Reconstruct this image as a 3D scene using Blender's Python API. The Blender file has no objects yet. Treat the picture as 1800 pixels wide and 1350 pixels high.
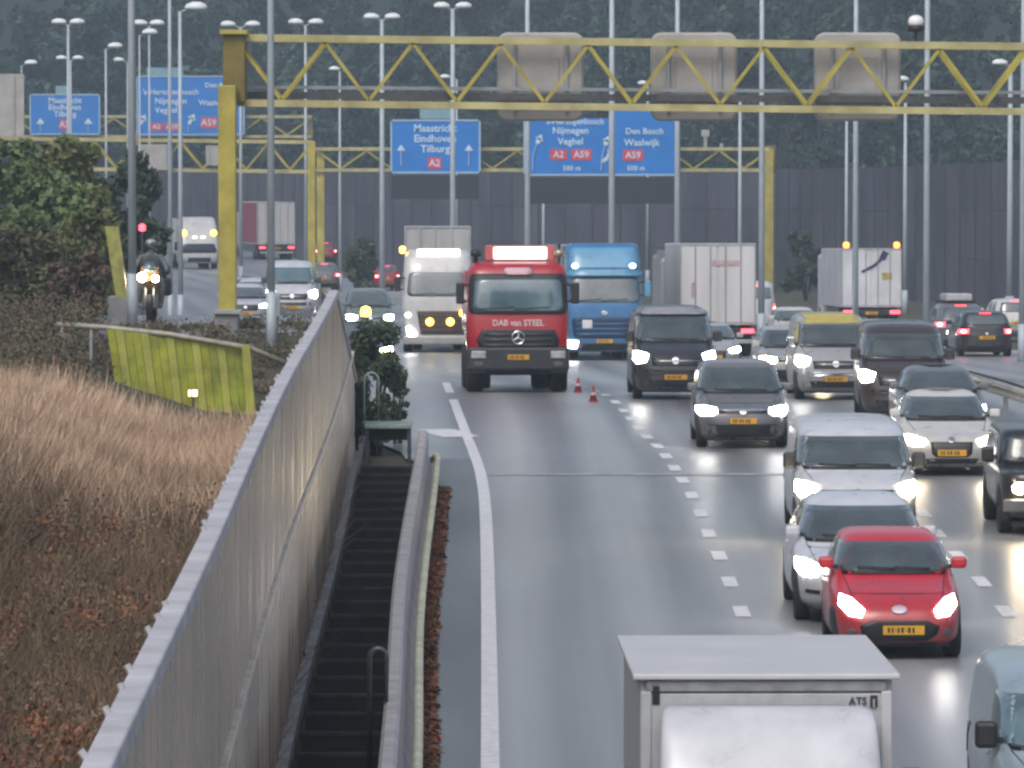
import bpy, bmesh, math, random
import numpy as np
from mathutils import Vector, Matrix, Euler
from mathutils.bvhtree import BVHTree

random.seed(7)
rng = np.random.default_rng(11)
S = bpy.context.scene
COL = S.collection

# ------------------------------------------------------------------ camera, sky, sun, exposure
CAM_Z = 7.0
FPX = 10000.0                       # focal length in photo pixels (1800 wide)
PITCH = math.atan((675 - 200) / FPX)
cam_d = bpy.data.cameras.new('camera'); cam = bpy.data.objects.new('camera', cam_d); COL.objects.link(cam)
cam_d.sensor_width = 36.0; cam_d.lens = FPX / 1800 * 36.0
cam_d.clip_start = 1.0; cam_d.clip_end = 6000
cam.location = (0, 0, CAM_Z); cam.rotation_euler = (math.pi / 2 - PITCH, 0, 0)
S.camera = cam

SUN_EL, SUN_ROT = math.radians(48), math.radians(200)
W = bpy.data.worlds.new('World'); S.world = W; W.use_nodes = True
wt = W.node_tree; bg = wt.nodes['Background']
sky = wt.nodes.new('ShaderNodeTexSky'); sky.sky_type = 'NISHITA'; sky.sun_disc = False
sky.sun_elevation = SUN_EL; sky.sun_rotation = SUN_ROT; sky.air_density = 1.0; sky.dust_density = 4.0
hs = wt.nodes.new('ShaderNodeHueSaturation'); hs.inputs['Saturation'].default_value = 0.72
wt.links.new(sky.outputs[0], hs.inputs['Color']); wt.links.new(hs.outputs[0], bg.inputs['Color'])
bg.inputs['Strength'].default_value = 0.13
sl = bpy.data.lights.new('sun', 'SUN'); sun = bpy.data.objects.new('sun', sl); COL.objects.link(sun)
sl.energy = 0.6; sl.angle = math.radians(25); sl.color = (1.0, 0.97, 0.93)
sun.rotation_euler = (math.pi / 2 - SUN_EL, 0, math.pi - SUN_ROT)
S.view_settings.view_transform = 'Standard'; S.view_settings.look = 'None'
S.view_settings.exposure = 0.45; S.view_settings.gamma = 1.0; S.view_settings.use_curve_mapping = False
S.render.engine = 'CYCLES'
S.cycles.use_denoising = True
S.cycles.pixel_filter_type = 'BLACKMAN_HARRIS'; S.cycles.filter_width = 2.6
S.cycles.volume_bounces = 0
S.cycles.max_bounces = 6; S.cycles.diffuse_bounces = 3; S.cycles.glossy_bounces = 3
S.cycles.sample_clamp_indirect = 3.0

# ------------------------------------------------------------------ ground profile and pixel helpers
def pchip(xs, ys):
    xs = np.array(xs, float); ys = np.array(ys, float)
    h = np.diff(xs); dl = np.diff(ys) / h
    m = np.zeros_like(ys); m[0] = dl[0]; m[-1] = dl[-1]
    for i in range(1, len(xs) - 1):
        if dl[i - 1] * dl[i] > 0:
            w1 = 2 * h[i] + h[i - 1]; w2 = h[i] + 2 * h[i - 1]
            m[i] = (w1 + w2) / (w1 / dl[i - 1] + w2 / dl[i])
    def f(x):
        x = min(max(x, xs[0]), xs[-1]); i = int(min(max(np.searchsorted(xs, x) - 1, 0), len(h) - 1))
        t = (x - xs[i]) / h[i]; a = (1 + 2 * t) * (1 - t) ** 2; b = t * (1 - t) ** 2; c = t * t * (3 - 2 * t); e = t * t * (t - 1)
        return float(a * ys[i] + b * h[i] * m[i] + c * ys[i + 1] + e * h[i] * m[i + 1])
    return f
_D = pchip([-300, 0, 50, 71, 90, 111, 131, 140, 165, 180, 196, 222, 250, 300, 385, 520, 700, 1500],
           [7.05, 7.0, 6.95, 6.88, 6.7, 6.55, 6.6, 6.8, 7.5, 7.85, 8.2, 8.75, 9.4, 10.5, 12.0, 13.2, 13.8, 14.0])
def road_z(d): return CAM_Z - _D(d)
def slope(d): return (road_z(d + 1) - road_z(d - 1)) / 2
def shift(d): return -(max(d, 100) - 100) ** 2 / 3400.0
_XB = pchip([-300, 0, 28, 41, 50, 65, 86, 99, 117, 130, 150, 165, 213, 300, 400, 520, 700, 1500],
            [-1.3, -1.5, -1.92, -2.13, -2.3, -2.53, -2.71, -2.88, -3.15, -4.2, -5.5, -5.9, -6.75, -9.5, -14.2, -30, -70, -300])
_LEV = pchip([-300, 128, 175, 213, 300, 350, 420, 520, 1500], [1.9, 1.9, 1.0, .68, 1.5, 1.9, 1.9, 1.5, 1.5])   # side road above the motorway
def side(d): return _LEV(d)
def xbar(d): return _XB(d)
def sstep(a, b, x):
    t = min(max((x - a) / (b - a), 0), 1); return t * t * (3 - 2 * t)
def left_off(X, d):
    u = xbar(d) - X
    far = sstep(113, 120, d)
    near_o = 0.7 * sstep(0.25, 1.4, u) + 0.9 * sstep(2.5, 6, u)
    far_o = side(d) * sstep(0.05, 0.7, u)
    return near_o * (1 - far) + far_o * far
def ground(X, d): return road_z(d) + left_off(X, d)
cP, sP = math.cos(PITCH), math.sin(PITCH)
def PX(x, y, d):
    """the point at forward distance d that the photo shows at pixel (x, y)"""
    a = (x - 900) / FPX; b = (675 - y) / FPX
    v = Vector((a, cP + b * sP, -sP + b * cP)); k = d / v.y
    return Vector((a * k, d, CAM_Z + v.z * k))
def XD(x, d): return PX(x, 675, d).x
def on_road(x, y, lev=0.0):
    lo, hi = 20.0, 700.0
    for _ in range(60):
        m = (lo + hi) / 2
        if PX(x, y, m).z > road_z(m) + lev: lo = m
        else: hi = m
    p = PX(x, y, lo); p.z = road_z(lo) + lev
    return p

# ------------------------------------------------------------------ materials
MATS = {}
def mat(name, col, rough=0.6, metal=0.0, var=0.12, vscale=6.0, emit=None, estr=0.0, coat=0.0, spec=0.5,
        stretch=None, bump=0.0, bscale=40.0, col2=None, island=None, rvar=0.0, orand=0.0, grime=False):
    if name in MATS: return MATS[name]
    m = bpy.data.materials.new(name); m.use_nodes = True; nt = m.node_tree
    b = nt.nodes['Principled BSDF']; N = nt.nodes.new; LK = nt.links.new
    b.inputs['Roughness'].default_value = rough; b.inputs['Metallic'].default_value = metal
    b.inputs['Specular IOR Level'].default_value = spec; b.inputs['Coat Weight'].default_value = coat
    b.inputs['Coat Roughness'].default_value = 0.12
    c = (*col, 1)
    if emit:
        b.inputs['Base Color'].default_value = c
        b.inputs['Emission Color'].default_value = (*emit, 1); b.inputs['Emission Strength'].default_value = estr
        MATS[name] = m; return m
    tc = N('ShaderNodeTexCoord'); vec = tc.outputs['Object']
    if stretch:
        mp = N('ShaderNodeMapping'); mp.inputs['Scale'].default_value = stretch
        LK(vec, mp.inputs['Vector']); vec = mp.outputs['Vector']
    if island:
        g = N('ShaderNodeNewGeometry'); cr = N('ShaderNodeValToRGB'); cr.color_ramp.interpolation = 'LINEAR'
        els = cr.color_ramp.elements
        for i, cc in enumerate(island):
            e = els[i] if i < 2 else els.new(i / (len(island) - 1))
            e.position = i / (len(island) - 1); e.color = (*cc, 1)
        LK(g.outputs['Random Per Island'], cr.inputs['Fac'])
        n = N('ShaderNodeTexNoise'); n.inputs['Scale'].default_value = vscale; n.inputs['Detail'].default_value = 2
        LK(vec, n.inputs['Vector'])
        mr = N('ShaderNodeMapRange'); mr.inputs['From Min'].default_value = 0.3; mr.inputs['From Max'].default_value = 0.7
        mr.inputs['To Min'].default_value = 1 - var; mr.inputs['To Max'].default_value = 1 + var
        LK(n.outputs['Fac'], mr.inputs['Value'])
        mx = N('ShaderNodeVectorMath'); mx.operation = 'SCALE'
        LK(cr.outputs['Color'], mx.inputs[0]); LK(mr.outputs['Result'], mx.inputs['Scale'])
        LK(mx.outputs['Vector'], b.inputs['Base Color'])
    else:
        n = N('ShaderNodeTexNoise'); n.inputs['Scale'].default_value = vscale; n.inputs['Detail'].default_value = 5
        n.inputs['Roughness'].default_value = 0.6
        LK(vec, n.inputs['Vector'])
        mr = N('ShaderNodeMapRange'); mr.inputs['From Min'].default_value = 0.32; mr.inputs['From Max'].default_value = 0.68
        LK(n.outputs['Fac'], mr.inputs['Value'])
        mx = N('ShaderNodeMix'); mx.data_type = 'RGBA'
        c2 = col2 if col2 else tuple(max(0, v * (1 - 2 * var)) for v in col)
        mx.inputs[6].default_value = (*c2, 1); mx.inputs[7].default_value = (*[v * (1 + var * .3) for v in col], 1) if not col2 else c
        LK(mr.outputs['Result'], mx.inputs[0]); LK(mx.outputs[2], b.inputs['Base Color'])
        if rvar:
            m2 = N('ShaderNodeMapRange'); m2.inputs['From Min'].default_value = 0.3; m2.inputs['From Max'].default_value = 0.7
            m2.inputs['To Min'].default_value = max(0.03, rough - rvar); m2.inputs['To Max'].default_value = min(1, rough + rvar)
            LK(n.outputs['Fac'], m2.inputs['Value']); LK(m2.outputs['Result'], b.inputs['Roughness'])
    if bump:
        nb = N('ShaderNodeTexNoise'); nb.inputs['Scale'].default_value = bscale; nb.inputs['Detail'].default_value = 4
        LK(vec, nb.inputs['Vector'])
        bp = N('ShaderNodeBump'); bp.inputs['Strength'].default_value = bump; bp.inputs['Distance'].default_value = 0.02
        LK(nb.outputs['Fac'], bp.inputs['Height']); LK(bp.outputs['Normal'], b.inputs['Normal'])
    if orand or grime:
        src = b.inputs['Base Color'].links[0].from_socket
        if orand:
            oi = N('ShaderNodeObjectInfo'); m3 = N('ShaderNodeMapRange'); m3.inputs['To Min'].default_value = 1 - orand; m3.inputs['To Max'].default_value = 1 + orand
            LK(oi.outputs['Random'], m3.inputs['Value']); sc_ = N('ShaderNodeVectorMath'); sc_.operation = 'SCALE'
            LK(src, sc_.inputs[0]); LK(m3.outputs['Result'], sc_.inputs['Scale']); LK(sc_.outputs['Vector'], b.inputs['Base Color'])
        if grime:   # road spray caked on the lower bodywork
            xz = N('ShaderNodeSeparateXYZ'); LK(tc.outputs['Object'], xz.inputs[0])
            gn = N('ShaderNodeTexNoise'); gn.inputs['Scale'].default_value = 3.5; gn.inputs['Detail'].default_value = 6; LK(tc.outputs['Object'], gn.inputs['Vector'])
            g1 = N('ShaderNodeMath'); g1.operation = 'MULTIPLY_ADD'; g1.inputs[1].default_value = 0.55; LK(gn.outputs['Fac'], g1.inputs[0]); LK(xz.outputs['Z'], g1.inputs[2])
            g2 = N('ShaderNodeMapRange'); g2.inputs['From Min'].default_value = 0.45; g2.inputs['From Max'].default_value = 1.15; g2.inputs['To Min'].default_value = 0.62; g2.inputs['To Max'].default_value = 0.0
            LK(g1.outputs[0], g2.inputs['Value']); gm = N('ShaderNodeMix'); gm.data_type = 'RGBA'; gm.inputs[7].default_value = (0.075, 0.068, 0.06, 1)
            LK(g2.outputs['Result'], gm.inputs[0]); LK(src, gm.inputs[6]); LK(gm.outputs[2], b.inputs['Base Color'])
    MATS[name] = m; return m

def road_mat(name, base, tracks=True):
    m = bpy.data.materials.new(name); m.use_nodes = True; nt = m.node_tree; b = nt.nodes['Principled BSDF']
    N = nt.nodes.new; LK = nt.links.new
    uv = N('ShaderNodeUVMap'); uv.uv_map = 'UVMap'
    mp = N('ShaderNodeMapping'); mp.inputs['Scale'].default_value = (1.1, 0.012, 1); LK(uv.outputs[0], mp.inputs['Vector'])
    n1 = N('ShaderNodeTexNoise'); n1.inputs['Scale'].default_value = 1.0; n1.inputs['Detail'].default_value = 4; LK(mp.outputs[0], n1.inputs['Vector'])
    n2 = N('ShaderNodeTexNoise'); n2.inputs['Scale'].default_value = 14; n2.inputs['Detail'].default_value = 6; LK(uv.outputs[0], n2.inputs['Vector'])
    mp3 = N('ShaderNodeMapping'); mp3.inputs['Scale'].default_value = (0.35, 0.05, 1); LK(uv.outputs[0], mp3.inputs['Vector'])
    n3 = N('ShaderNodeTexNoise'); n3.inputs['Scale'].default_value = 1.0; n3.inputs['Detail'].default_value = 5; LK(mp3.outputs[0], n3.inputs['Vector'])
    # two wheel tracks in every 3.35 m lane
    sx = N('ShaderNodeSeparateXYZ'); LK(uv.outputs[0], sx.inputs[0])
    mu = N('ShaderNodeMath'); mu.operation = 'MULTIPLY'; mu.inputs[1].default_value = 2 * math.pi / 1.675; LK(sx.outputs['X'], mu.inputs[0])
    co = N('ShaderNodeMath'); co.operation = 'COSINE'; LK(mu.outputs[0], co.inputs[0])
    ad = N('ShaderNodeMath'); ad.operation = 'MULTIPLY_ADD'; ad.inputs[1].default_value = 0.16 if tracks else 0.0; ad.inputs[2].default_value = 0; LK(co.outputs[0], ad.inputs[0])
    s1 = N('ShaderNodeMath'); s1.operation = 'ADD'; LK(n1.outputs['Fac'], s1.inputs[0]); LK(ad.outputs[0], s1.inputs[1])
    s2 = N('ShaderNodeMath'); s2.operation = 'MULTIPLY_ADD'; s2.inputs[1].default_value = 0.35; LK(n2.outputs['Fac'], s2.inputs[0]); LK(s1.outputs[0], s2.inputs[2])
    cr = N('ShaderNodeValToRGB'); e = cr.color_ramp.elements
    e[0].position = 0.42; e[0].color = (base * .58, base * .60, base * .65, 1); e[1].position = 0.92; e[1].color = (base * 1.38, base * 1.43, base * 1.47, 1)
    LK(s2.outputs[0], cr.inputs['Fac']); LK(cr.outputs[0], b.inputs['Base Color'])
    r = N('ShaderNodeMath'); r.operation = 'MULTIPLY_ADD'; r.inputs[1].default_value = 0.40; r.inputs[2].default_value = 0.09
    LK(n3.outputs['Fac'], r.inputs[0])
    r2 = N('ShaderNodeMath'); r2.operation = 'MULTIPLY_ADD'; r2.inputs[1].default_value = 0.12; LK(n2.outputs['Fac'], r2.inputs[0]); LK(r.outputs[0], r2.inputs[2])
    LK(r2.outputs[0], b.inputs['Roughness'])
    b.inputs['Specular IOR Level'].default_value = 0.5
    bp = N('ShaderNodeBump'); bp.inputs['Strength'].default_value = 0.10; bp.inputs['Distance'].default_value = 0.004
    LK(n2.outputs['Fac'], bp.inputs['Height']); LK(bp.outputs[0], b.inputs['Normal'])
    return m

def see_through(name, base, f):
    m = base.copy(); m.name = name; nt = m.node_tree; out = [n for n in nt.nodes if n.type == 'OUTPUT_MATERIAL'][0]; b = nt.nodes['Principled BSDF']
    tr = nt.nodes.new('ShaderNodeBsdfTransparent'); tr.inputs[0].default_value = (.62, .72, .72, 1); mx = nt.nodes.new('ShaderNodeMixShader'); mx.inputs[0].default_value = f
    nt.links.new(b.outputs[0], mx.inputs[1]); nt.links.new(tr.outputs[0], mx.inputs[2]); nt.links.new(mx.outputs[0], out.inputs['Surface']); return m
def paint(name, col, rough=0.32): return mat('paint_' + name, col, rough, 0, var=0.10, vscale=2.2, coat=0.45, rvar=0.08, grime=True)
GLASS = mat('car_glass', (0.10, 0.128, 0.138), 0.07, 0.0, var=0.25, vscale=1.3, spec=1.0, coat=0.9)
WSCREEN = see_through('windscreen_glass', GLASS, .30)
GLASSB = mat('teal_glass', (0.10, 0.17, 0.20), 0.09, 0.0, var=0.25, vscale=1.3, spec=1.0, coat=0.9)
BLACK = mat('black_plastic', (0.018, 0.019, 0.022), 0.5, 0, var=0.2)
GREYP = mat('grey_plastic', (0.10, 0.105, 0.115), 0.5, 0, var=0.2)
DARKG = mat('grille_dark', (0.012, 0.013, 0.016), 0.4, 0, var=0.2)
TYRE = mat('tyre_rubber', (0.014, 0.014, 0.016), 0.75, 0, var=0.3)
RIM = mat('rim_alloy', (0.35, 0.36, 0.38), 0.35, 0.8, var=0.2)
PLATE_Y = mat('plate_yellow', (0.62, 0.33, 0.02), 0.5, 0, var=0.1)
CHROME = mat('chrome', (0.6, 0.62, 0.65), 0.15, 1.0, var=0.05)
WHITEP = mat('white_panel', (0.62, 0.62, 0.63), 0.45, 0, var=0.1, vscale=1.2, rvar=0.1)
HEAD = mat('headlight_lit', (0.9, 0.9, 0.9), 0.2, emit=(1.0, 0.97, 0.92), estr=24)
HEADW = mat('headlight_lit_warm', (0.9, 0.88, 0.8), 0.2, emit=(1.0, 0.80, 0.52), estr=70)
DRL = mat('running_light', (0.9, 0.9, 0.9), 0.2, emit=(0.95, 0.98, 1.0), estr=5)
HEADOFF = mat('headlight_unlit', (0.42, 0.44, 0.46), 0.12, 0.2, var=0.2, coat=0.8)
TAIL = mat('tail_lit', (0.5, 0.02, 0.03), 0.25, emit=(1.0, 0.06, 0.09), estr=4.5)
TAILC = mat('tail_lit_core', (0.9, 0.3, 0.3), 0.25, emit=(1.0, 0.32, 0.30), estr=9)
TAILOFF = mat('tail_unlit', (0.22, 0.008, 0.012), 0.2, 0, var=0.1, coat=0.6)
AMBER = mat('amber_lit', (0.9, 0.5, 0.05), 0.3, emit=(1.0, 0.60, 0.06), estr=7)
AMBERR = mat('orange_lit', (0.9, 0.3, 0.05), 0.3, emit=(1.0, 0.22, 0.04), estr=4)
SIGNLIT = mat('roof_sign_lit', (0.9, 0.88, 0.82), 0.4, emit=(1.0, 0.95, 0.86), estr=1.6)

# ------------------------------------------------------------------ object helpers
def tag(o, label=None, cat=None, group=None, kind=None):
    if label: o['label'] = label
    if cat: o['category'] = cat
    if group: o['group'] = group
    if kind: o['kind'] = kind
    return o
def thing(name, label, cat, loc, rot=(0, 0, 0), group=None):
    o = bpy.data.objects.new(name, None); COL.objects.link(o); o.empty_display_size = 0.2
    o.location = loc; o.rotation_euler = rot
    return tag(o, label, cat, group)
def mesh_obj(name, me, m, parent=None, loc=None, rot=None):
    o = bpy.data.objects.new(name, me); COL.objects.link(o)
    if m is not None and not me.materials: me.materials.append(m)
    if parent: o.parent = parent
    if loc is not None: o.location = loc
    if rot is not None: o.rotation_euler = rot
    return o
def from_py(name, vs, fs, m, parent=None, smooth=False, loc=None, rot=None, weld=False):
    me = bpy.data.meshes.new(name); me.from_pydata([tuple(v) for v in vs], [], fs); me.update()
    if smooth: me.polygons.foreach_set('use_smooth', [True] * len(me.polygons))
    return mesh_obj(name, me, m, parent, loc, rot)
class MB:
    def __init__(s): s.v = []; s.f = []
    def box(s, c, size, rz=0.0):
        cx, cy, cz = c; a, b, e = size[0] / 2, size[1] / 2, size[2] / 2; n = len(s.v); cr, sr = math.cos(rz), math.sin(rz)
        for x, y, z in ((-a, -b, -e), (a, -b, -e), (a, b, -e), (-a, b, -e), (-a, -b, e), (a, -b, e), (a, b, e), (-a, b, e)):
            s.v.append((cx + x * cr - y * sr, cy + x * sr + y * cr, cz + z))
        s.f += [[n + i for i in q] for q in ((0, 3, 2, 1), (4, 5, 6, 7), (0, 1, 5, 4), (1, 2, 6, 5), (2, 3, 7, 6), (3, 0, 4, 7))]
        return s
    def tube(s, pts, r, n=8, r2=None, cap=True):
        pts = [Vector(p) for p in pts]; base = len(s.v); K = len(pts)
        up = Vector((0, 0, 1))
        for i, p in enumerate(pts):
            t = (pts[min(i + 1, K - 1)] - pts[max(i - 1, 0)]).normalized()
            a = t.cross(up)
            if a.length < 1e-3: a = t.cross(Vector((0, 1, 0)))
            a.normalize(); b = t.cross(a)
            rr = r if r2 is None else r + (r2 - r) * i / (K - 1)
            for k in range(n):
                w = 2 * math.pi * k / n; s.v.append(p + a * (rr * math.cos(w)) + b * (rr * math.sin(w)))
        for i in range(K - 1):
            for k in range(n):
                s.f.append([base + i * n + k, base + i * n + (k + 1) % n, base + (i + 1) * n + (k + 1) % n, base + (i + 1) * n + k])
        if cap:
            s.f.append([base + k for k in range(n)][::-1]); s.f.append([base + (K - 1) * n + k for k in range(n)])
        return s
    def bar(s, p, q, w, h=None):
        """square bar from p to q"""
        h = h or w; p, q = Vector(p), Vector(q); t = (q - p).normalized(); up = Vector((0, 0, 1))
        if abs(t.z) > 0.95: up = Vector((0, 1, 0))
        a = t.cross(up).normalized() * (w / 2); b = t.cross(a).normalized() * (h / 2); n = len(s.v)
        for e in (p, q):
            for i, j in ((-1, -1), (1, -1), (1, 1), (-1, 1)): s.v.append(e + a * i + b * j)
        s.f += [[n + i for i in k] for k in ((0, 1, 2, 3), (7, 6, 5, 4), (0, 4, 5, 1), (1, 5, 6, 2), (2, 6, 7, 3), (3, 7, 4, 0))]
        return s
    def build(s, name, m, parent=None, smooth=False, loc=None, rot=None, bevel=0.0):
        me = bpy.data.meshes.new(name); me.from_pydata([tuple(v) for v in s.v], [], s.f); me.update()
        bm = bmesh.new(); bm.from_mesh(me)
        bmesh.ops.recalc_face_normals(bm, faces=bm.faces)
        if bevel > 0:
            bmesh.ops.bevel(bm, geom=bm.edges[:], offset=bevel, segments=2, affect='EDGES', profile=0.5)
        bm.to_mesh(me); bm.free()
        if smooth: me.polygons.foreach_set('use_smooth', [len(p.vertices) == 4 for p in me.polygons])
        return mesh_obj(name, me, m, parent, loc, rot)
def box(name, c, size, m, parent=None, bevel=0.0, rz=0.0): return MB().box(c, size, rz).build(name, m, parent, bevel=bevel)
def arr_mesh(name, verts, nper, m, parent=None):
    """faces of nper vertices each, every face an island"""
    nv = len(verts); nf = nv // nper; me = bpy.data.meshes.new(name)
    me.vertices.add(nv); me.vertices.foreach_set('co', np.asarray(verts, np.float32).ravel())
    me.loops.add(nv); me.loops.foreach_set('vertex_index', np.arange(nv, dtype=np.int32))
    me.polygons.add(nf); me.polygons.foreach_set('loop_start', np.arange(0, nv, nper, dtype=np.int32))
    me.polygons.foreach_set('loop_total', np.full(nf, nper, np.int32)); me.update(calc_edges=True)
    return mesh_obj(name, me, m, parent)
def leaves(centers, size, flat=0.0, elong=1.6):
    n = len(centers); a = rng.normal(size=(n, 3)); b = rng.normal(size=(n, 3))
    if flat: a[:, 2] *= (1 - flat); b[:, 2] *= (1 - flat)
    a /= np.linalg.norm(a, axis=1)[:, None]; b -= (a * b).sum(1)[:, None] * a; b /= np.linalg.norm(b, axis=1)[:, None]
    s = (size * rng.uniform(0.55, 1.3, n))[:, None]
    a = a * s * elong / 2; b = b * s / 2
    return np.stack([centers - a, centers + b * .9 - a * .1, centers + a, centers - b * .9 - a * .1], 1).reshape(-1, 3)
FONT_CACHE = {}
def text(name, s, size, m, parent, loc, rot=(math.pi / 2, 0, 0), bold=0.0, align='CENTER', sx=1.0):
    key = (s, size, bold, align)
    if key not in FONT_CACHE:
        cu = bpy.data.curves.new('letters', 'FONT'); cu.body = s; cu.size = size; cu.align_x = align; cu.align_y = 'CENTER'
        cu.extrude = size * 0.02; cu.offset = bold * size; cu.resolution_u = 2
        o = bpy.data.objects.new('letters', cu); COL.objects.link(o)
        dg = bpy.context.evaluated_depsgraph_get(); FONT_CACHE[key] = bpy.data.meshes.new_from_object(o.evaluated_get(dg))
        bpy.data.objects.remove(o); FONT_CACHE[key].materials.clear()
    me = FONT_CACHE[key].copy(); me.name = name
    o = mesh_obj(name, me, m, parent, loc, rot); o.scale = (sx, 1, 1); return o

# ------------------------------------------------------------------ the setting: terrain, roads, markings
def surf(name, xs_f, ds, zf, m, kind='structure', uv=True):
    vs, fs, uvs = [], [], []; nx = len(xs_f(ds[0]))
    for d in ds:
        for X in xs_f(d): vs.append((X, d, zf(X, d))); uvs.append((X - shift(d), d))
    for j in range(len(ds) - 1):
        for i in range(nx - 1): a = j * nx + i; fs.append([a, a + 1, a + nx + 1, a + nx])
    o = from_py(name, vs, fs, m, smooth=True)
    if uv:
        ul = o.data.uv_layers.new(name='UVMap')
        li = [l.vertex_index for l in o.data.loops]
        ul.data.foreach_set('uv', np.array([uvs[i] for i in li], np.float32).ravel())
    if kind: o['kind'] = kind
    return o
EARTH = mat('earth', (0.075, 0.062, 0.042), 0.95, 0, var=0.4, vscale=0.4, bump=0.4, bscale=3, col2=(0.045, 0.05, 0.026))
tds = list(range(-250, 20, 30)) + list(np.arange(20, 260, 2.0)) + list(range(260, 620, 8)) + [640, 700, 800, 1000, 1250, 1500]
def txs(d):
    xb = xbar(d)
    return [-900, -500, -250, -140, -90, -70, -55] + sorted([xb - u for u in (0, .05, .2, .35, .5, .7, .9, 1.2, 1.6, 2.2, 3, 4, 5, 6, 7.5, 9.5, 12, 15)]) + [xb + .3, xb + 8, xb + 40, 70 + max(0, xb), 250, 900]
def tz(X, d):
    z = ground(X, d) - 0.06
    if X < -10 + shift(d): z += 0.0
    return z
def txs_safe(d):
    v = txs(d); v = sorted(v); return v
surf('ground', txs_safe, tds, tz, EARTH, uv=False)

ASPH = road_mat('wet_asphalt', 0.21)
ASPH_L = road_mat('wet_asphalt_side', 0.15)
ASPH_S = road_mat('dark_shoulder_asphalt', 0.07, False)
_XC = pchip([-50, 30, 56, 74, 105, 112, 125], [-0.8, -0.95, -1.2, -1.45, -1.62, -1.75, -2.0])   # concrete barrier line
def xc(d): return _XC(d)
rds = list(np.arange(20, 240, 2.0)) + list(range(240, 520, 8))
def redge(d):
    if d < 108: return xc(d) + 0.12
    return max(xbar(d) + 0.25, -2.0 - sstep(108, 128, d) * 4 + shift(d))
surf('motorway_road', lambda d: list(np.linspace(redge(d), 20.5 + shift(d), 13)), rds, lambda X, d: road_z(d), ASPH)
surf('parallel_road', lambda d: [min(-9.8 + shift(d) * .9, xbar(d) - 6.6), (-9.8 + shift(d) * .9 + xbar(d)) / 2 - .4, xbar(d) - 0.8], [120, 121.5] + list(np.arange(124, 241, 4.0)) + list(range(245, 480, 10)),
     lambda X, d: road_z(d) + side(d) + (0.03 if d > 121 else -0.5), ASPH_L)

MARK = mat('road_marking', (0.72, 0.72, 0.74), 0.5, 0, var=0.16, vscale=7, rvar=0.12, bump=0.1, bscale=60)
def ribbon(name, pts, w, m, lift=0.008, kind='structure', wf=None):
    vs, fs = [], []
    P = [Vector(p) for p in pts]
    for i, p in enumerate(P):
        t = (P[min(i + 1, len(P) - 1)] - P[max(i - 1, 0)]); t.z = 0; t.normalize(); nrm = Vector((t.y, -t.x, 0))
        ww = w if not wf else wf(i)
        for k in (-1, 1):
            q = p + nrm * (k * ww / 2); vs.append((q.x, q.y, p.z + lift))
    for i in range(len(P) - 1): fs.append([2 * i, 2 * i + 1, 2 * i + 3, 2 * i + 2])
    o = from_py(name, vs, fs, m)
    if kind: o['kind'] = kind
    return o
# solid edge line left of the first lane, with its bend
_EL = pchip([740, 770, 795, 830, 870, 930, 1000, 1100, 1260, 1400, 1600][::1], [811, 822, 832, 844, 851, 855, 857, 859, 861, 862, 863])
eds = []
for y in list(range(1600, 740, -12)): eds.append(on_road(_EL(y), y))
for (x, y) in ((804, 722), (797, 704), (790, 688), (784, 673)): eds.append(on_road(x, y))
ribbon('edge_line', eds, 0.2, MARK)
edx = sorted([(p.y, p.x) for p in eds]); _EX = pchip([a for a, b in edx], [b for a, b in edx])
surf('hard_shoulder', lambda d: [redge(d) + 0.01, (redge(d) + _EX(d)) / 2, _EX(d) - 0.05], list(np.arange(36, 110, 2.0)), lambda X, d: road_z(d) + 0.004, ASPH_S)
ribbon('cross_line', [on_road(763, 755), on_road(788, 762), on_road(812, 768.5)], .8, MARK)
JOINT = mat('expansion_joint', (0.40, 0.41, 0.42), 0.45, 0, var=0.3, vscale=4)
jd = on_road(1000, 834).y
o = ribbon('expansion_joint', [(_EX(jd) + .12, jd, road_z(jd)), (3.0, jd, road_z(jd)), (9.8, jd, road_z(jd))], 0.55, JOINT, lift=0.006)
# block markings between the lanes
dys = [(1304, 1075), (1283, 1023), (1264, 977), (1245, 938), (1231, 902.6), (1216, 871), (1200, 844), (1186, 823), (1170.7, 802), (1155.6, 784), (1137, 768), (1122, 752), (1108.5, 736), (1097, 722)]
rows = [on_road(x, y) for x, y in dys]
dd0 = rows[0].y - rows[1].y
LN1 = pchip([20] + [r.y for r in rows] + [150, 200], [rows[0].x + .1] + [r.x for r in rows] + [rows[-1].x - .9, rows[-1].x - 3])
r2 = [on_road(x, y) for x, y in ((1770, 1078), (1725, 1023), (1685, 978), (1645, 935), (1622, 903))]
LN2 = pchip([20] + [r.y for r in r2] + [125, 150, 200], [r2[0].x] + [r.x for r in r2] + [6.1, 5.4, 3.6])
ds_all = [r.y for r in rows]
step = ds_all[0] - ds_all[1]
near = [ds_all[0] + step * k for k in range(1, 8)]
def dash(d, X):
    h = slope(d); b = random.uniform(-.04, .04)
    vs, fs = [], []
    for i, (a, t) in enumerate(((-.105, -.75), (.105, -.75), (.105, .75), (-.105, .75))):
        dx = (LN1(d + 1) - LN1(d)) * t
        vs.append((X + a + dx + random.uniform(-.008, .008), d + t + random.uniform(-.04, .04), road_z(d + t) + 0.008))
    return from_py('lane_dash', vs, [[0, 1, 2, 3]], MARK)
marks = thing('lane_markings', 'rows of short white block markings between the motorway lanes', 'road marking', (0, 0, 0))
marks['kind'] = 'structure'; del marks['category']; del marks['label']
for d in near + ds_all:
    for L in (LN1, LN2): dash(d, L(d)).parent = marks
d = ds_all[-1] + 4
while d < 165:
    for L in (LN1, LN2): dash(d, L(d)).parent = marks
    d += 4.5
ribbon('right_edge_line', [(9.9 + shift(d) * 1.15, d, road_z(d)) for d in range(24, 200, 6)], 0.18, MARK)

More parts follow.
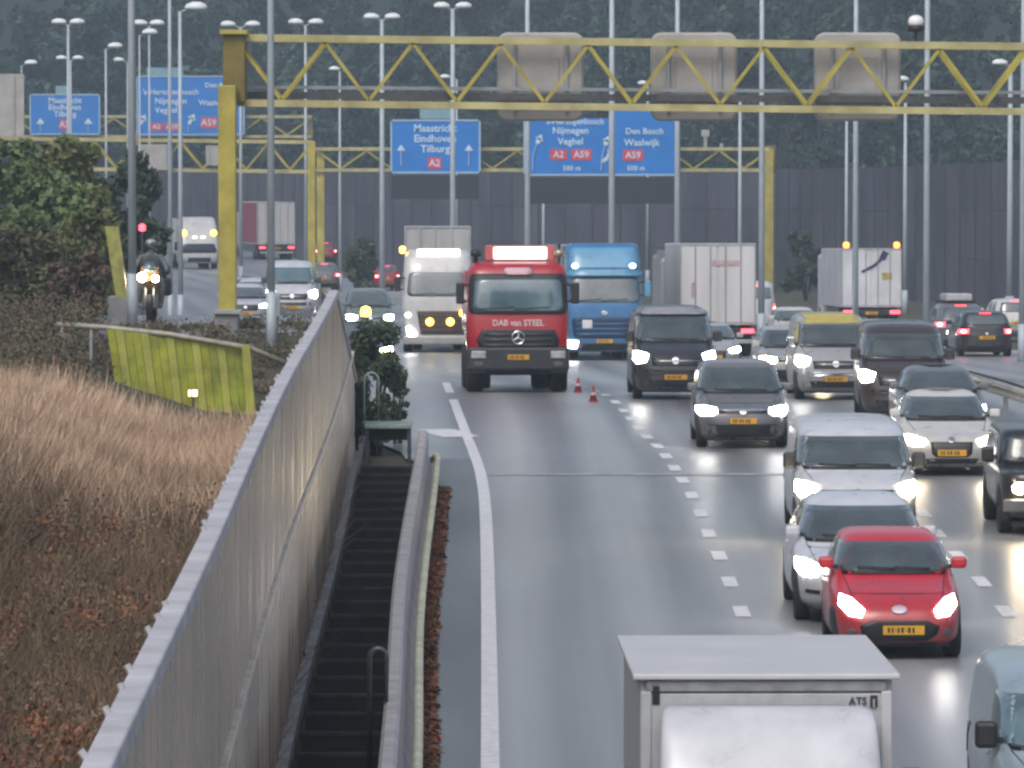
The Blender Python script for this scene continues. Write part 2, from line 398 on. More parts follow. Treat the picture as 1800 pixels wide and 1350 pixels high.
# fallen leaves along the barrier foot (uncountable)
pts = []
for _ in range(15000):
    d = 38 + 62 * random.random() ** 0.9; u = random.betavariate(1.3, 2.0)
    X = xc(d) + .16 + u * 0.34
    pts.append((X, d, road_z(d) + 0.02 + random.random() * .06 * (1 - u)))
LEAF = mat('fallen_leaf', (0.1, 0.04, 0.02), 0.8, island=[(0.10, 0.045, 0.026), (0.17, 0.055, 0.022), (0.055, 0.034, 0.022), (0.21, 0.10, 0.05)], var=0.5, vscale=.5)
o = arr_mesh('fallen_leaves', leaves(np.array(pts), np.full(len(pts), .085), flat=.7), 4, LEAF); o['kind'] = 'stuff'

# ------------------------------------------------------------------ noise barrier beside the road (ribbed panels in two rows)
PANEL = mat('barrier_panel', (0.46, 0.345, 0.25), 0.34, 0.0, var=0.3, vscale=1.1, stretch=(1, 2.0, .12), rvar=0.18, col2=(0.17, 0.15, 0.13), orand=.22)
COPE = mat('coping_concrete', (0.48, 0.48, 0.51), 0.75, 0, var=0.2, vscale=1.6, bump=.06, bscale=14)
STEEL = mat('galvanised_steel', (0.36, 0.39, 0.42), 0.45, 0.5, var=0.12, vscale=3)
RAILP = mat('pale_joint_rail', (0.66, 0.58, 0.48), 0.4, 0.0, var=0.25, vscale=2)
GREYC = mat('grey_concrete', (0.27, 0.27, 0.28), 0.85, 0, var=0.22, vscale=1.5, bump=.06, bscale=12)
PL, BH, MID = 4.0, 3.88, 2.2
nb = thing('noise_barrier', 'low ribbed brownish grey noise barrier with pale coping beside the dry grass', 'noise barrier', (xbar(24), 24, road_z(24)))
def ribbed(z0, z1, zt):
    vs, fs = [], []; n = 40
    for i in range(n + 1):
        y = .012 + (PL - .024) * i / n; x = (0.018 if (i // 2) % 2 else 0.0)
        vs += [(x, y, z0), (x, y, z1)]
    for i in range(n): fs.append([2 * i, 2 * i + 2, 2 * i + 3, 2 * i + 1])
    b = len(vs); vs += [(-.08, .012, z0), (-.08, PL - .012, z0), (-.08, PL - .012, z1), (-.08, .012, z1)]
    fs += [[b, b + 3, b + 2, b + 1], [b, 0, 1, b + 3], [b + 1, b + 2, 2 * n + 1, 2 * n]]
    me = bpy.data.meshes.new('panel'); me.from_pydata(vs, [], fs); me.update(); return me
me_lo, me_hi = ribbed(0.22, MID - .03, 0), ribbed(MID + .03, BH - .02, 0)
for me in (me_lo, me_hi): me.materials.append(PANEL)
me_cope = MB().box((-.025, PL / 2, BH + .05), (.15, PL - .02, .12)).build('tmp', COPE, bevel=.015); mc = me_cope.data; bpy.data.objects.remove(me_cope)
t_ = MB().box((-.08, 0, BH / 2), (.15, .06, BH - .05)).build('tmp', PANEL); mpst = t_.data; bpy.data.objects.remove(t_)
t_ = MB().box((.025, PL / 2, MID), (.06, PL, .085)).build('tmp', RAILP); mrail = t_.data; bpy.data.objects.remove(t_)
t_ = MB().box((.06, PL / 2, .11), (.14, PL, .24)).build('tmp', GREYC); msill = t_.data; bpy.data.objects.remove(t_)
t_ = MB().tube([(0, 0, -.03), (0, 0, .04)], .02, 6).build('tmp', COPE); mnub = t_.data; bpy.data.objects.remove(t_)
d = 24.0; base = nb.location
def top_h(d): return BH if d <= 88 else max(.35, BH - (d - 88) * 3.6 / 30)
while d < 118:
    d2 = d + PL; a = math.atan2(-(xbar(d2) - xbar(d)), PL)
    loc = Vector((xbar(d), d, road_z(d))) - base; pit = math.atan2(road_z(d2) - road_z(d), PL); rot = (pit, 0, a)
    h0, h1 = top_h(d), top_h(d2); drop = math.atan2(h1 - h0, PL)
    if h0 == BH == h1: ps = [('panel', me_lo), ('panel', me_hi)]
    else:   # sloping end: same ribs, cut to the falling top
        ps = []
        for za, zb in ((.22, MID - .03), (MID + .03, BH - .02)):
            if h0 - .05 <= za + .1: continue
            me = ribbed(za, zb, 0); me.materials.append(PANEL)
            for v in me.vertices:
                lim = h0 + (h1 - h0) * v.co.y / PL - .02
                v.co.z = max(min(v.co.z, lim), za)
            ps.append(('panel', me))
    for nm, me in ps: mesh_obj(nm, me, None, nb, loc, rot)
    o = mesh_obj('coping', mc, None, nb, loc + Vector((0, 0, h0 - BH * math.cos(drop))), (pit + drop, 0, a))
    if drop: o.location.y += BH * math.sin(drop)
    mesh_obj('sill', msill, None, nb, loc, rot)
    if h0 > MID: mesh_obj('joint_rail', mrail, None, nb, loc, rot)
    po = mesh_obj('post', mpst, None, nb, loc, rot); po.scale = (1, 1, h0 / BH)
    for k in range(4):
        f = (k + .5 + random.uniform(-.3, .3)) / 4
        if random.random() < .5: continue
        mesh_obj('coping_bolt', mnub, None, nb, loc + Vector((-.085 + random.uniform(-.015, .01) + (xbar(d2) - xbar(d)) * f, PL * f, h0 + (h1 - h0) * f + .10 + (road_z(d2) - road_z(d)) * f)), (0, random.uniform(-.7, -.3), 0))
    d += PL

# dark ribbed channel between noise barrier and concrete barrier
RUB = mat('black_slab', (0.014, 0.016, 0.018), 0.45, 0, var=0.3, vscale=3)
EDGES = mat('slab_edge', (0.040, 0.044, 0.050), 0.5, 0, var=0.35, vscale=3)
ch = thing('drain_channel', 'black stepped slab channel between the noise barrier and the concrete barrier', 'drainage channel', (-1.8, 30, road_z(30)))
d = 30.0; k = 0
while d < 103:
    x0, x1 = xbar(d) + .2, xc(d) - .1; w = x1 - x0
    t_ = MB()
    n = len(t_.v); z = road_z(d)
    L = 1.75
    for (yy, zz) in ((0, -.02), (0, .26), (L, .05), (L, -.15)):
        for X in (x0, x1): t_.v.append((X - ch.location.x, d + yy - ch.location.y, z + zz - ch.location.z))
    t_.f += [[n, n + 1, n + 3, n + 2], [n + 2, n + 3, n + 5, n + 4], [n + 4, n + 5, n + 7, n + 6], [n, n + 2, n + 4, n + 6], [n + 1, n + 7, n + 5, n + 3]]
    sb = t_.build('slab', RUB, ch)
    MB().box(((x0 + x1) / 2 - ch.location.x, d - .012 - ch.location.y, z + .235 - ch.location.z), (w * .98, .03, .045)).build('edge_strip', EDGES, sb); d += 1.95; k += 1

# concrete step barrier with pale foot rail
CONC = mat('barrier_concrete', (0.44, 0.43, 0.44), 0.8, 0, var=0.2, vscale=2, bump=.06, bscale=16, col2=(.30, .295, .30))
PALEY = mat('pale_yellow_rail', (0.56, 0.56, 0.40), 0.5, 0, var=0.2, vscale=2)
cb = thing('concrete_barrier', 'pale concrete barrier with rounded end between the black channel and the motorway', 'concrete barrier', (xc(30), 30, road_z(30)))
d = 30.0
while d < 102:
    L = 3.0; d2 = d + L; prof = [(-.10, -.05), (-.09, .45), (-.085, .88), (-.05, .92), (.05, .92), (.085, .88), (.10, .45), (.22, .14), (.22, -.05)]
    t_ = MB(); n = len(prof)
    for dd_ in (d + .015, d2 - .015):
        for (x, z) in prof: t_.v.append((xc(dd_) + x - cb.location.x, dd_ - cb.location.y, road_z(dd_) + z - cb.location.z))
    for i in range(n - 1): t_.f.append([i, i + 1, n + i + 1, n + i])
    t_.f += [list(range(n)), list(range(2 * n - 1, n - 1, -1))]
    t_.build('segment', CONC, cb); d = d2
pts = [(xc(d) + .26 - cb.location.x, d - cb.location.y, road_z(d) + .42 - cb.location.z) for d in np.arange(30, 103, 3.0)]
pts += [(xc(103.5) + .22 - cb.location.x, 103.8 - cb.location.y, road_z(104) + .34 - cb.location.z), (xc(104) + .1 - cb.location.x, 104.2 - cb.location.y, road_z(104) + .2 - cb.location.z)]
MB().tube(pts, .055, 8).build('foot_rail', PALEY, cb, True)
for d in np.arange(32, 103, 4.0):
    MB().box((xc(d) + .24 - cb.location.x, d - cb.location.y, road_z(d) + .21 - cb.location.z), (.05, .08, .42)).build('rail_post', STEEL, cb)

def hoop(name, label, m, X, d, w, z0, z1, r, ang=0):
    t = thing(name, label, 'handrail', (X, d, z0), (0, 0, ang)); h = z1 - z0; R = w / 2
    p = [(-R, 0, 0), (-R, 0, h - R)] + [(-R * math.cos(a), 0, h - R + R * math.sin(a)) for a in np.linspace(.3, math.pi - .3, 7)] + [(R, 0, h - R), (R, 0, 0)]
    MB().tube(p, r, 8).build('hoop_pipe', m, t, True)
    for s in (-1, 1): MB().tube([(s * R, 0, -.02), (s * R, 0, .03)], r * 2.2, 8).build('base_flange', m, t)
    return t
DSTEEL = mat('dark_steel', (0.11, 0.115, 0.125), 0.4, 0.6, var=0.2)
GREENP = mat('pale_green_steel', (0.27, 0.34, 0.31), 0.45, 0.1, var=0.2)
hoop('handrail', 'dark steel hoop handrail against the near end of the concrete barrier', DSTEEL, XD(664, 58), 58, .17, road_z(58) + .1, PX(664, 1140, 58).z, .028)
pl = thing('access_platform', 'pale green metal platform closing the far end of the black channel', 'platform', (XD(682, 104), 104, road_z(104)))
box('deck', (0, .5, .86), (.86, 1.3, .07), GREENP, pl, .01)
for sx_ in (-.38, .38):
    for sy_ in (-.05, 1.05): box('leg', (sx_, sy_, .41), (.05, .05, .83), DSTEEL, pl)
box('kick_plate', (0, .5, .70), (.8, .04, .24), RUB, pl)
hoop('handrail', 'slim pale green hoop handrail standing at the end of the channel by the bush', GREENP, XD(653, 104.6), 104.6, .26, road_z(104) + .9, PX(653, 655, 104.6).z, .02)

# ------------------------------------------------------------------ gantries
YEL = mat('gantry_yellow', (0.42, 0.36, 0.07), 0.45, 0.0, var=0.2, vscale=1.5, rvar=.1)
YELD = mat('gantry_yellow_dark', (0.19, 0.15, 0.035), 0.55, 0.0, var=0.25, vscale=2)  # darker, browner yellow for column heads and the farthest column
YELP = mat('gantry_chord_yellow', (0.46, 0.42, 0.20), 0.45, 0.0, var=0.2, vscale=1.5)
def gantry(name, label, d, x0, x1, ytop, ybot, panel, chord, depth, slope_px=0.0, legs=(), braces='back', plain=None):
    z1 = PX(900, ytop, d).z; z0 = PX(900, ybot, d).z; X0, X1 = XD(x0, d), XD(x1, d)
    sl = slope_px / FPX * d / (X1 - X0)
    t = thing(name, label, 'gantry', ((X0 + X1) / 2, d, z0 - 5))
    L = t.location
    def P(X, y, z): return (X - L.x, y - L.y, z - sl * (X - X0) - L.z)
    for dy in (0, depth):
        for z, nm in ((z1, 'top_chord'), (z0, 'bottom_chord')):
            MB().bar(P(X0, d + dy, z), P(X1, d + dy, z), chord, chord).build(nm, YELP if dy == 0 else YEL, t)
        n = int((X1 - X0) / panel + .5); pw = (X1 - X0) / n
        for i in range(n):
            for a, b in ((X0 + i * pw, X0 + (i + .5) * pw), (X0 + (i + 1) * pw, X0 + (i + .5) * pw)):
                if dy == 0 or i % 2 == 0:
                    MB().bar(P(a, d + dy, z1 - chord / 2), P(b, d + dy, z0 + chord / 2), chord * .48).build('brace', YEL, t)
    for i in range(0, n + 1, 2):
        X = X0 + i * pw
        MB().bar(P(X, d, z1), P(X, d + depth, z1), chord * .5).build('cross_strut', YEL, t)
    return t, P
# near gantry over the motorway
GN, P = gantry('sign_gantry', 'nearest yellow lattice gantry spanning the whole motorway', 122, 418, 2420, 66, 181, 1.90, .15, 1.1, slope_px=22)
gz = ground(XD(400, 121.6), 121.6)
lz = PX(400, 548, 121.6).z
L = GN.location
def box_px(name, x0, x1, y0, y1, d, dep, m, parent, bevel=.01):
    a, b = PX(x0, y1, d), PX(x1, y0, d); c = (a + b) / 2 - Vector(parent.location) + Vector((0, dep / 2, 0))
    return box(name, c, (b.x - a.x, dep, b.z - a.z), m, parent, bevel)
box_px('column', 384, 414, 150, 547, 121.2, .45, YEL, GN, .02)
box_px('column_head', 392, 430, 58, 180, 121.75, 1.25, YELD, GN, .02)
box_px('head_cap', 386, 434, 52, 60, 121.6, 1.5, YEL, GN, .005)
box_px('base_plate', 374, 424, 545, 552, 121.0, .9, STEEL, GN, .005)
box('footing', (XD(399, 121.4) - L.x, 121.5 - L.y, (lz + gz) / 2 - .35 - L.z), (.5, .8, lz - gz + .7), GREYC, GN, .03)
for y0, y1, nm in ((150, 156, 'cable_tray'), (161, 173, 'walkway_edge')):
    a, b = PX(430, y0, 123.3), PX(2400, y1 + 22, 123.3)
    MB().bar(PX(430, (y0 + y1) / 2, 123.35) - L, PX(2400, (y0 + y1) / 2 + 14, 123.35) - L, .05, (y1 - y0) / FPX * 123).build(nm, STEEL if y0 == 150 else GREYP, GN)
SIGNBACK = mat('sign_back_grey', (0.40, 0.385, 0.37), 0.55, 0.1, var=0.12, vscale=1.5)
def matrix_sign(x0, x1, y0, y1, d, label, grp=None):
    a, b = PX(x0, y1, d), PX(x1, y0, d); t = thing('matrix_sign', label, 'matrix sign', ((a.x + b.x) / 2, d, a.z), group=grp)
    w, h = b.x - a.x, b.z - a.z; r = .22
    def rr(ww, hh, rad):
        p = []
        for cx, cz, s in ((ww / 2 - rad, hh - rad, 0), (-ww / 2 + rad, hh - rad, 90), (-ww / 2 + rad, rad, 180), (ww / 2 - rad, rad, 270)):
            for k in range(6): an = math.radians(s + 18 * k); p.append((cx + rad * math.cos(an), cz + rad * math.sin(an)))
        return p
    p = rr(w, h, r); n = len(p); vs = []; fs = []
    q = rr(w - .1, h - .1, r - .05)
    for (pp, y, o) in ((q, 0, .05), (p, .05, 0), (p, .35, 0)): vs += [(x, y, z + o) for x, z in pp]
    for k in range(2):
        for i in range(n): fs.append([k * n + i, k * n + (i + 1) % n, (k + 1) * n + (i + 1) % n, (k + 1) * n + i])
    fs += [list(range(n)), list(range(3 * n - 1, 2 * n - 1, -1))]
    from_py('housing', vs, fs, SIGNBACK, t)
    for k in (-.3, .3): box('mounting_rail', (k * w, -.05, h / 2), (.07, .07, h * .8), STEEL, t, .01)
    box('rear_door', (0, -.012, h * .48), (w * .42, .03, h * .5), SIGNBACK, t, .01)
    box('display_face', (0, .36, h / 2), (w * .8, .02, h * .8), BLACK, t)
    return t
for x, lb in ((950, 'rounded grey matrix sign back, leftmost on the nearest yellow gantry'), (1220, 'rounded grey matrix sign back, middle one on the nearest yellow gantry'), (1508, 'rounded grey matrix sign back under the traffic camera end, rightmost on the nearest gantry')):
    matrix_sign(x - 76, x + 76, 57, 213, 123.5, lb, 'matrix sign backs on the nearest gantry')
# traffic camera on the top chord
tcx = PX(1610, 66, 122); t = thing('traffic_camera', 'white ball traffic camera with black collar on top of the nearest gantry', 'camera', tcx)
WHT = mat('white_cap', (0.82, 0.82, 0.82), 0.35, 0, var=.05)
def lathe(prof, n=16):
    m = MB()
    for (r, z) in prof:
        for k in range(n): a = 2 * math.pi * k / n; m.v.append((r * math.cos(a), r * math.sin(a), z))
    for i in range(len(prof) - 1):
        for k in range(n): m.f.append([i * n + k, i * n + (k + 1) % n, (i + 1) * n + (k + 1) % n, (i + 1) * n + k])
    m.f.append(list(range(n))[::-1]); m.f.append([(len(prof) - 1) * n + k for k in range(n)]); return m
lathe([(.04, -.05), (.04, .12), (.09, .13), (.09, .16)]).build('mount', DSTEEL, t, True)
lathe([(.16, .13), (.19, .17), (.19, .24), (.15, .26)]).build('collar', BLACK, t, True)
lathe([(.13, .24), (.165, .30), (.17, .36), (.14, .43), (.08, .47), (.02, .48)]).build('dome', WHT, t, True)

# far gantry carrying the blue direction signs
GR, P = gantry('sign_gantry', 'far yellow gantry carrying the two central blue direction signs', 385, 556, 1352, 262, 299, 3.6, .22, 1.6)
box_px('column', 1344, 1360, 262, 512, 384.9, .7, YEL, GR, .02); box_px('column_head', 1346, 1364, 256, 306, 385.7, 1.4, YELD, GR, .02)
box_px('column', 557, 570, 262, 512, 385.2, .6, YEL, GR, .02)
for xx in (1240, 1268):
    box_px('bracket_post', xx - 3, xx + 3, 238 if xx == 1240 else 252, 262, 385, .2, STEEL, GR)
box_px('bracket_head', 1233, 1247, 228, 240, 385, .3, SIGNBACK, GR)
GL, P = gantry('sign_gantry', 'yellow gantry over the side road at the left, grey sign backs hung on it', 280, -140, 548, 242, 294, 2.2, .17, 1.2, slope_px=8)
box_px('column', 541, 554, 248, 505, 279.9, .4, YEL, GL, .02)
GF, P = gantry('sign_gantry', 'farthest gantry, carrying the two blue signs at the left edge', 520, -60, 548, 205, 240, 4.5, .26, 2.0)
box_px('column', 540, 550, 205, 450, 520.2, .5, YELD, GF, .02)
def backpanel(x0, x1, y0, y1, d, label, grp=None):
    a, b = PX(x0, y1, d), PX(x1, y0, d); t = thing('gantry_sign', label, 'sign', ((a.x + b.x) / 2, d, a.z), group=grp); w, h = b.x - a.x, b.z - a.z
    box('back_sheet', (0, .06, h / 2), (w, .1, h), SIGNBACK, t, .01)
    for k in (-.33, .33): box('stiffener', (k * w, -.02, h / 2), (.1, .08, h * .96), STEEL, t)
    return t
backpanel(-62, 42, 130, 240, 280.5, 'large pale grey sign back at the left edge above the shrubs')
backpanel(243, 303, 254, 299, 279.6, 'grey sign back hanging under the left gantry between two lamp posts')
backpanel(362, 392, 256, 291, 279.6, 'small grey sign back beside the near yellow gantry column')

BLUE = mat('sign_blue', (0.003, 0.18, 0.60), 0.45, 0.0, var=.08, vscale=.6)
SWHITE = mat('sign_white', (0.52, 0.66, 0.80), 0.5, 0, var=.05)
SRED = mat('sign_red', (0.62, 0.05, 0.08), 0.5, 0, var=.08)
SEDGE = mat('sign_edge', (0.30, 0.46, 0.62), 0.5, 0, var=.08)
PALEB = mat('panel_pale_teal', (0.20, 0.36, 0.42), 0.6, 0, var=.1)
def dsign(label, x0, x1, y0, y1, d, items, seam=None, tall=None, black=None, extra=None, grp=None):
    a, b = PX(x0, y1, d), PX(x1, y0, d); t = thing('direction_sign', label, 'road sign', ((a.x + b.x) / 2, d, a.z), group=grp)
    w, h = b.x - a.x, b.z - a.z; k = d / FPX; cx = (x0 + x1) / 2
    def L2(x, y): return ((x - cx) * k, (y1 - y) * k)
    if tall:
        xs, yt = tall; X, Z = L2(xs, yt)
        box('board', ((-w / 2 + X) / 2, .1, h / 2), (X + w / 2 - .03, .12, h), BLUE, t, .02)
        box('board', ((w / 2 + X) / 2, .1, Z / 2), (w / 2 - X - .03, .12, Z), BLUE, t, .02)
    else: box('board', (0, .1, h / 2), (w, .12, h), BLUE, t, .02)
    e = .13; H2 = h if not tall else L2(0, tall[1])[1]
    for c, s in (((0, .02, e / 2), (w, .05, e)), ((-w / 2 + e / 2, .02, h / 2), (e, .05, h)), ((w / 2 - e / 2, .02, H2 / 2), (e, .05, H2))): box('border', c, s, SEDGE, t)
    if not tall: box('border', (0, .02, h - e / 2), (w, .05, e), SEDGE, t)
    for it in items:
        if it[0] == 't':
            _, s, x, y, px = it; X, Z = L2(x, y); text('lettering', s, px * k * 1.38, SWHITE, t, (X, .02, Z), bold=.02)
        elif it[0] == 'r':
            _, s, x, y, ww, hh = it; X, Z = L2(x, y); box('route_badge', (X, .03, Z), (ww * k, .04, hh * k), SRED, t, .015)
            text('lettering', s, hh * k * .85, SWHITE, t, (X, 0, Z), bold=.02)
        elif it[0] == 'a':
            _, pts, ww = it
            q = [L2(x, y) for x, y in pts]; m = MB()
            for p_, q_ in zip(q[:-1], q[1:]): m.bar((p_[0], .02, p_[1]), (q_[0], .02, q_[1]), .04, ww * k)
            m.build('arrow_shaft', SWHITE, t)
            (ax, az), (bx, bz) = q[-2], q[-1]; v = Vector((bx - ax, 0, bz - az)).normalized(); nn = Vector((v.z, 0, -v.x)); c = Vector((bx, .0, bz))
            hd = 8 * k; from_py('arrow_head', [c + v * hd, c - v * hd * .35 + nn * hd * .95, c - v * hd * .35 - nn * hd * .95], [[0, 1, 2]], SWHITE, t)
    if black:
        for bx0, bx1, by0, by1 in black:
            p, q = L2(bx0, by1), L2(bx1, by0); box('dark_board', ((p[0] + q[0]) / 2, .12, (p[1] + q[1]) / 2), (q[0] - p[0], .14, q[1] - p[1]), DARKG_SIGN, t, .02)
    if extra:
        p, q = L2(extra[0], extra[3]), L2(extra[1], extra[2]); box('number_panel', ((p[0] + q[0]) / 2, .12, (p[1] + q[1]) / 2), (q[0] - p[0], .08, q[1] - p[1]), PALEB, t, .01)
    return t
DARKG_SIGN = mat('dark_board', (0.010, 0.016, 0.03), 0.6, 0, var=.15)
dsign('blue sign with two straight white arrows and a black board below, left of centre', 686, 845, 210, 305, 384,
      [('t', 'Maastricht', 765, 226, 13), ('t', 'Eindhoven', 765, 244, 13), ('t', 'Tilburg', 765, 262, 13), ('r', 'A2', 764, 287, 24, 20),
       ('a', [(705, 292), (705, 262)], 7), ('a', [(824, 292), (824, 262)], 7)], black=[(688, 842, 308, 350)], extra=(738, 792, 192, 209))
dsign('wide blue two panel sign with curved and forked white arrows, right of centre', 920, 1190, 208, 309, 384,
      [('t', "'s-Hertogenbosch", 1010, 214, 10.5), ('t', 'Nijmegen', 1003, 230, 12), ('t', 'Veghel', 1003, 249, 12), ('r', 'A2', 982, 272, 30, 19), ('r', 'A59', 1022, 272, 36, 19), ('t', '500 m', 1005, 296, 9),
       ('a', [(936, 300), (937, 275), (944, 252), (949, 243)], 8), ('a', [(1056, 300), (1058, 278), (1064, 255), (1067, 246)], 8), ('a', [(1058, 284), (1068, 277), (1074, 265)], 7),
       ('t', "Den Bosch", 1133, 231, 11), ('t', 'Waalwijk', 1128, 251, 12), ('r', 'A59', 1113, 273, 36, 19), ('t', '500 m', 1118, 296, 9)],
      tall=(1078, 193), black=[(922, 1186, 312, 358)])
dsign('small distant blue sign with two arrows beside the grey sign back at far left', 52, 176, 165, 237, 519,
      [('t', 'Maastricht', 114, 177, 10), ('t', 'Eindhoven', 114, 189, 10), ('t', 'Tilburg', 114, 201, 10), ('r', 'A2', 113, 219, 18, 17), ('a', [(71, 232), (71, 215)], 6), ('a', [(155, 232), (155, 215)], 6)], extra=(98, 126, 151, 165))
dsign('large distant blue sign partly hidden by the near yellow column', 240, 430, 133, 238, 519,
      [('t', "'s-Hertogenbosch", 300, 162, 10), ('t', 'Nijmegen', 300, 178, 10.5), ('t', 'Veghel', 292, 194, 10.5), ('r', 'A2', 275, 223, 22, 14), ('r', 'A59', 302, 223, 26, 14), ('a', [(246, 232), (247, 218), (252, 208)], 6), ('a', [(330, 232), (332, 218), (338, 207)], 6),
       ('t', 'Den Bosch', 388, 150, 9), ('t', 'Waalwijk', 375, 181, 10), ('r', 'A59', 367, 216, 28, 19)], extra=(258, 322, 119, 133))

# ------------------------------------------------------------------ noise wall behind, wood
WALLM = mat('noise_wall_panel', (0.082, 0.084, 0.115), 0.85, 0, var=0.25, vscale=.35, stretch=(1, 1, .3), orand=.14)
WALLP = mat('noise_wall_post', (0.045, 0.045, 0.055), 0.8, 0, var=0.2)
wpath = [(64, 245), (42, 285), (29, 322), (22, 372), (18, 402), (0, 436), (-16, 474), (-34, 535), (-62, 610), (-100, 690)]
wp = []
for (a, b), (c, d_) in zip(wpath[:-1], wpath[1:]):
    n = max(1, int(math.hypot(c - a, d_ - b) / 4.2 + .5))
    for i in range(n): wp.append((a + (c - a) * i / n, b + (d_ - b) * i / n))
wp.append(wpath[-1])
nw = thing('noise_wall', 'tall dark grey noise wall curving behind the traffic and the far gantry', 'noise wall', (0, 385, road_z(385)))
b0 = nw.location
for (a, b), (c, e) in zip(wp[:-1], wp[1:]):
    p, q = Vector((a, b, road_z(b) - .1)) - b0, Vector((c, e, road_z(e) - .1)) - b0
    for k in range(3):
        h0, h1 = k * 2.8, k * 2.8 + 2.77; off = Vector((random.uniform(-.02, .02), -.03 * k, 0)); m = MB(); t = (q - p); tt = t.normalized() * .05
        m.v = [p + tt + off + Vector((0, 0, h0)), q - tt + off + Vector((0, 0, h0)), q - tt + off + Vector((0, 0, h1)), p + tt + off + Vector((0, 0, h1))]
        m.v += [v + Vector((.1, .18, 0)) for v in m.v]
        m.f = [[0, 1, 2, 3], [7, 6, 5, 4], [3, 2, 6, 7], [0, 3, 7, 4], [1, 5, 6, 2], [0, 4, 5, 1]]
        m.build('panel', WALLM, nw)
    MB().bar(p + Vector((0, -.12, 0)), p + Vector((0, -.12, 8.45)), .16).build('post', WALLP, nw)

WOODL = mat('wood_leaf', (0.03, 0.05, 0.03), 0.8, island=[(0.018, 0.038, 0.032), (0.026, 0.052, 0.040), (0.036, 0.066, 0.044), (0.020, 0.044, 0.036), (0.052, 0.090, 0.050)], var=0.85, vscale=.075)
BARK = mat('bark', (0.05, 0.042, 0.034), 0.9, 0, var=.3)
def crown_pts(c, r, n, hollow=.55, seed=None):
    """leaf positions on lumpy clumps filling an ellipsoid"""
    k = max(6, int(n / 130)); u = rng.normal(size=(k, 3)); u /= np.linalg.norm(u, axis=1)[:, None]
    cc = u * (rng.uniform(hollow, 1.0, k) ** .6)[:, None] * np.array(r); idx = rng.integers(0, k, n)
    lr = min(r) * rng.uniform(.22, .42, k)
    v = rng.normal(size=(n, 3)); v /= np.linalg.norm(v, axis=1)[:, None]; v *= (rng.uniform(.2, 1, n) ** .4)[:, None]
    return np.array(c) + cc[idx] + v * lr[idx][:, None]
cl = []
for q in range(250):
    back = q >= 120
    X = random.uniform(-95, 95) if not back else -95 + 190 * ((q - 120) + random.random()) / 130
    d = random.uniform(575, 640) if back else random.uniform(545, 575)
    if X > 0: d -= X * 1.9
    zb = road_z(d); hh = random.uniform(33, 41) if back else random.uniform(13, 24); R = random.uniform(4.5, 7) if back else random.uniform(3.5, 6)
    cl.append(crown_pts((X, d, zb + hh * .52), (R, R * .7, hh * .5), 2600 if back else 2000, .25))
P_ = np.concatenate(cl)
BACKING = mat('wood_backing_dark', (0.016, 0.030, 0.027), 0.95, 0, var=.5, vscale=.12, bump=1.0, bscale=.8, col2=(0.006, 0.012, 0.012))  # dark sheet added behind the trees so their gaps read as shade
vs, fs = [], []; nx = 60
for j in range(14):
    for i in range(nx):
        X = -170 + 340 * i / (nx - 1); d = 655 + j * 9 - max(0, X) * 1.9
        vs.append((X, d, -15 + 62 * sstep(0, 11, j) + 3.5 * math.sin(X * .11 + j) + 2.5 * math.sin(X * .31 + 2 * j) + random.uniform(-1, 1)))
for j in range(13):
    for i in range(nx - 1): a = j * nx + i; fs.append([a, a + 1, a + nx + 1, a + nx])
o = from_py('wood_backing', vs, fs, BACKING, smooth=True); o['kind'] = 'structure'
o = arr_mesh('woodland', leaves(P_, np.full(len(P_), .50)), 4, WOODL); o['kind'] = 'stuff'
bm = MB()
for _ in range(90):
    d = random.uniform(560, 590); X = random.uniform(-85, 70); d = d if X < 0 else d - X * 1.9; h = random.uniform(9, 16)
    bm.tube([(X, d, road_z(d) - .3), (X + random.uniform(-.5, .5), d, road_z(d) + h)], .28, 6, .12)
o = bm.build('woodland_trunks', BARK); o['kind'] = 'stuff'

# ------------------------------------------------------------------ shrubs, grass
def shrub(name, label, X, d, w, h, n, colors, lev=None, size=.16, grp=None, cat='shrub', dep=None, hollow=.35, base=0.1):
    z = ground(X, d) if lev is None else road_z(d) + lev
    t = thing(name, label, cat, (X, d, z), group=grp); dep = dep or w * .7
    p = crown_pts((0, 0, h * .52), (w / 2 * .82, dep / 2, h * .46), n, hollow)
    p = p[p[:, 2] > base]
    m = mat('leaf_' + label[:18], colors[0], 0.7, island=colors, var=.35, vscale=.7)
    arr_mesh('crown', leaves(p, np.full(len(p), size)), 4, m, t)
    b = MB()
    for k in range(6):
        a = random.uniform(0, 6.28); q = (math.cos(a) * w * .25, math.sin(a) * w * .2, h * random.uniform(.5, .75))
        b.tube([(math.cos(a) * .08, math.sin(a) * .08, -.1), (q[0] * .5, q[1] * .5, q[2] * .55), q], .05, 5, .012)
    b.build('trunk', BARK, t); return t
G1 = [(0.06, 0.105, 0.04), (0.10, 0.15, 0.052), (0.135, 0.18, 0.068), (0.078, 0.115, 0.058)]
G2 = [(0.022, 0.042, 0.028), (0.036, 0.06, 0.034), (0.05, 0.072, 0.038)]
G3 = [(0.085, 0.125, 0.036), (0.13, 0.165, 0.052), (0.15, 0.15, 0.058), (0.066, 0.10, 0.036)]
OL = [(0.075, 0.09, 0.04), (0.10, 0.115, 0.05), (0.11, 0.085, 0.055), (0.06, 0.075, 0.035), (0.12, 0.13, 0.055)]
G1D = [(0.032, 0.056, 0.030), (0.05, 0.078, 0.036), (0.068, 0.098, 0.042), (0.04, 0.062, 0.038)]
BR = [(0.088, 0.066, 0.046), (0.118, 0.080, 0.056), (0.070, 0.072, 0.042), (0.13, 0.078, 0.06)]
shrub('shrub', 'broad mid green shrub at the left edge above the brown scrub', XD(25, 140), 140, 3.0, 4.6, 6200, G1, size=.15)
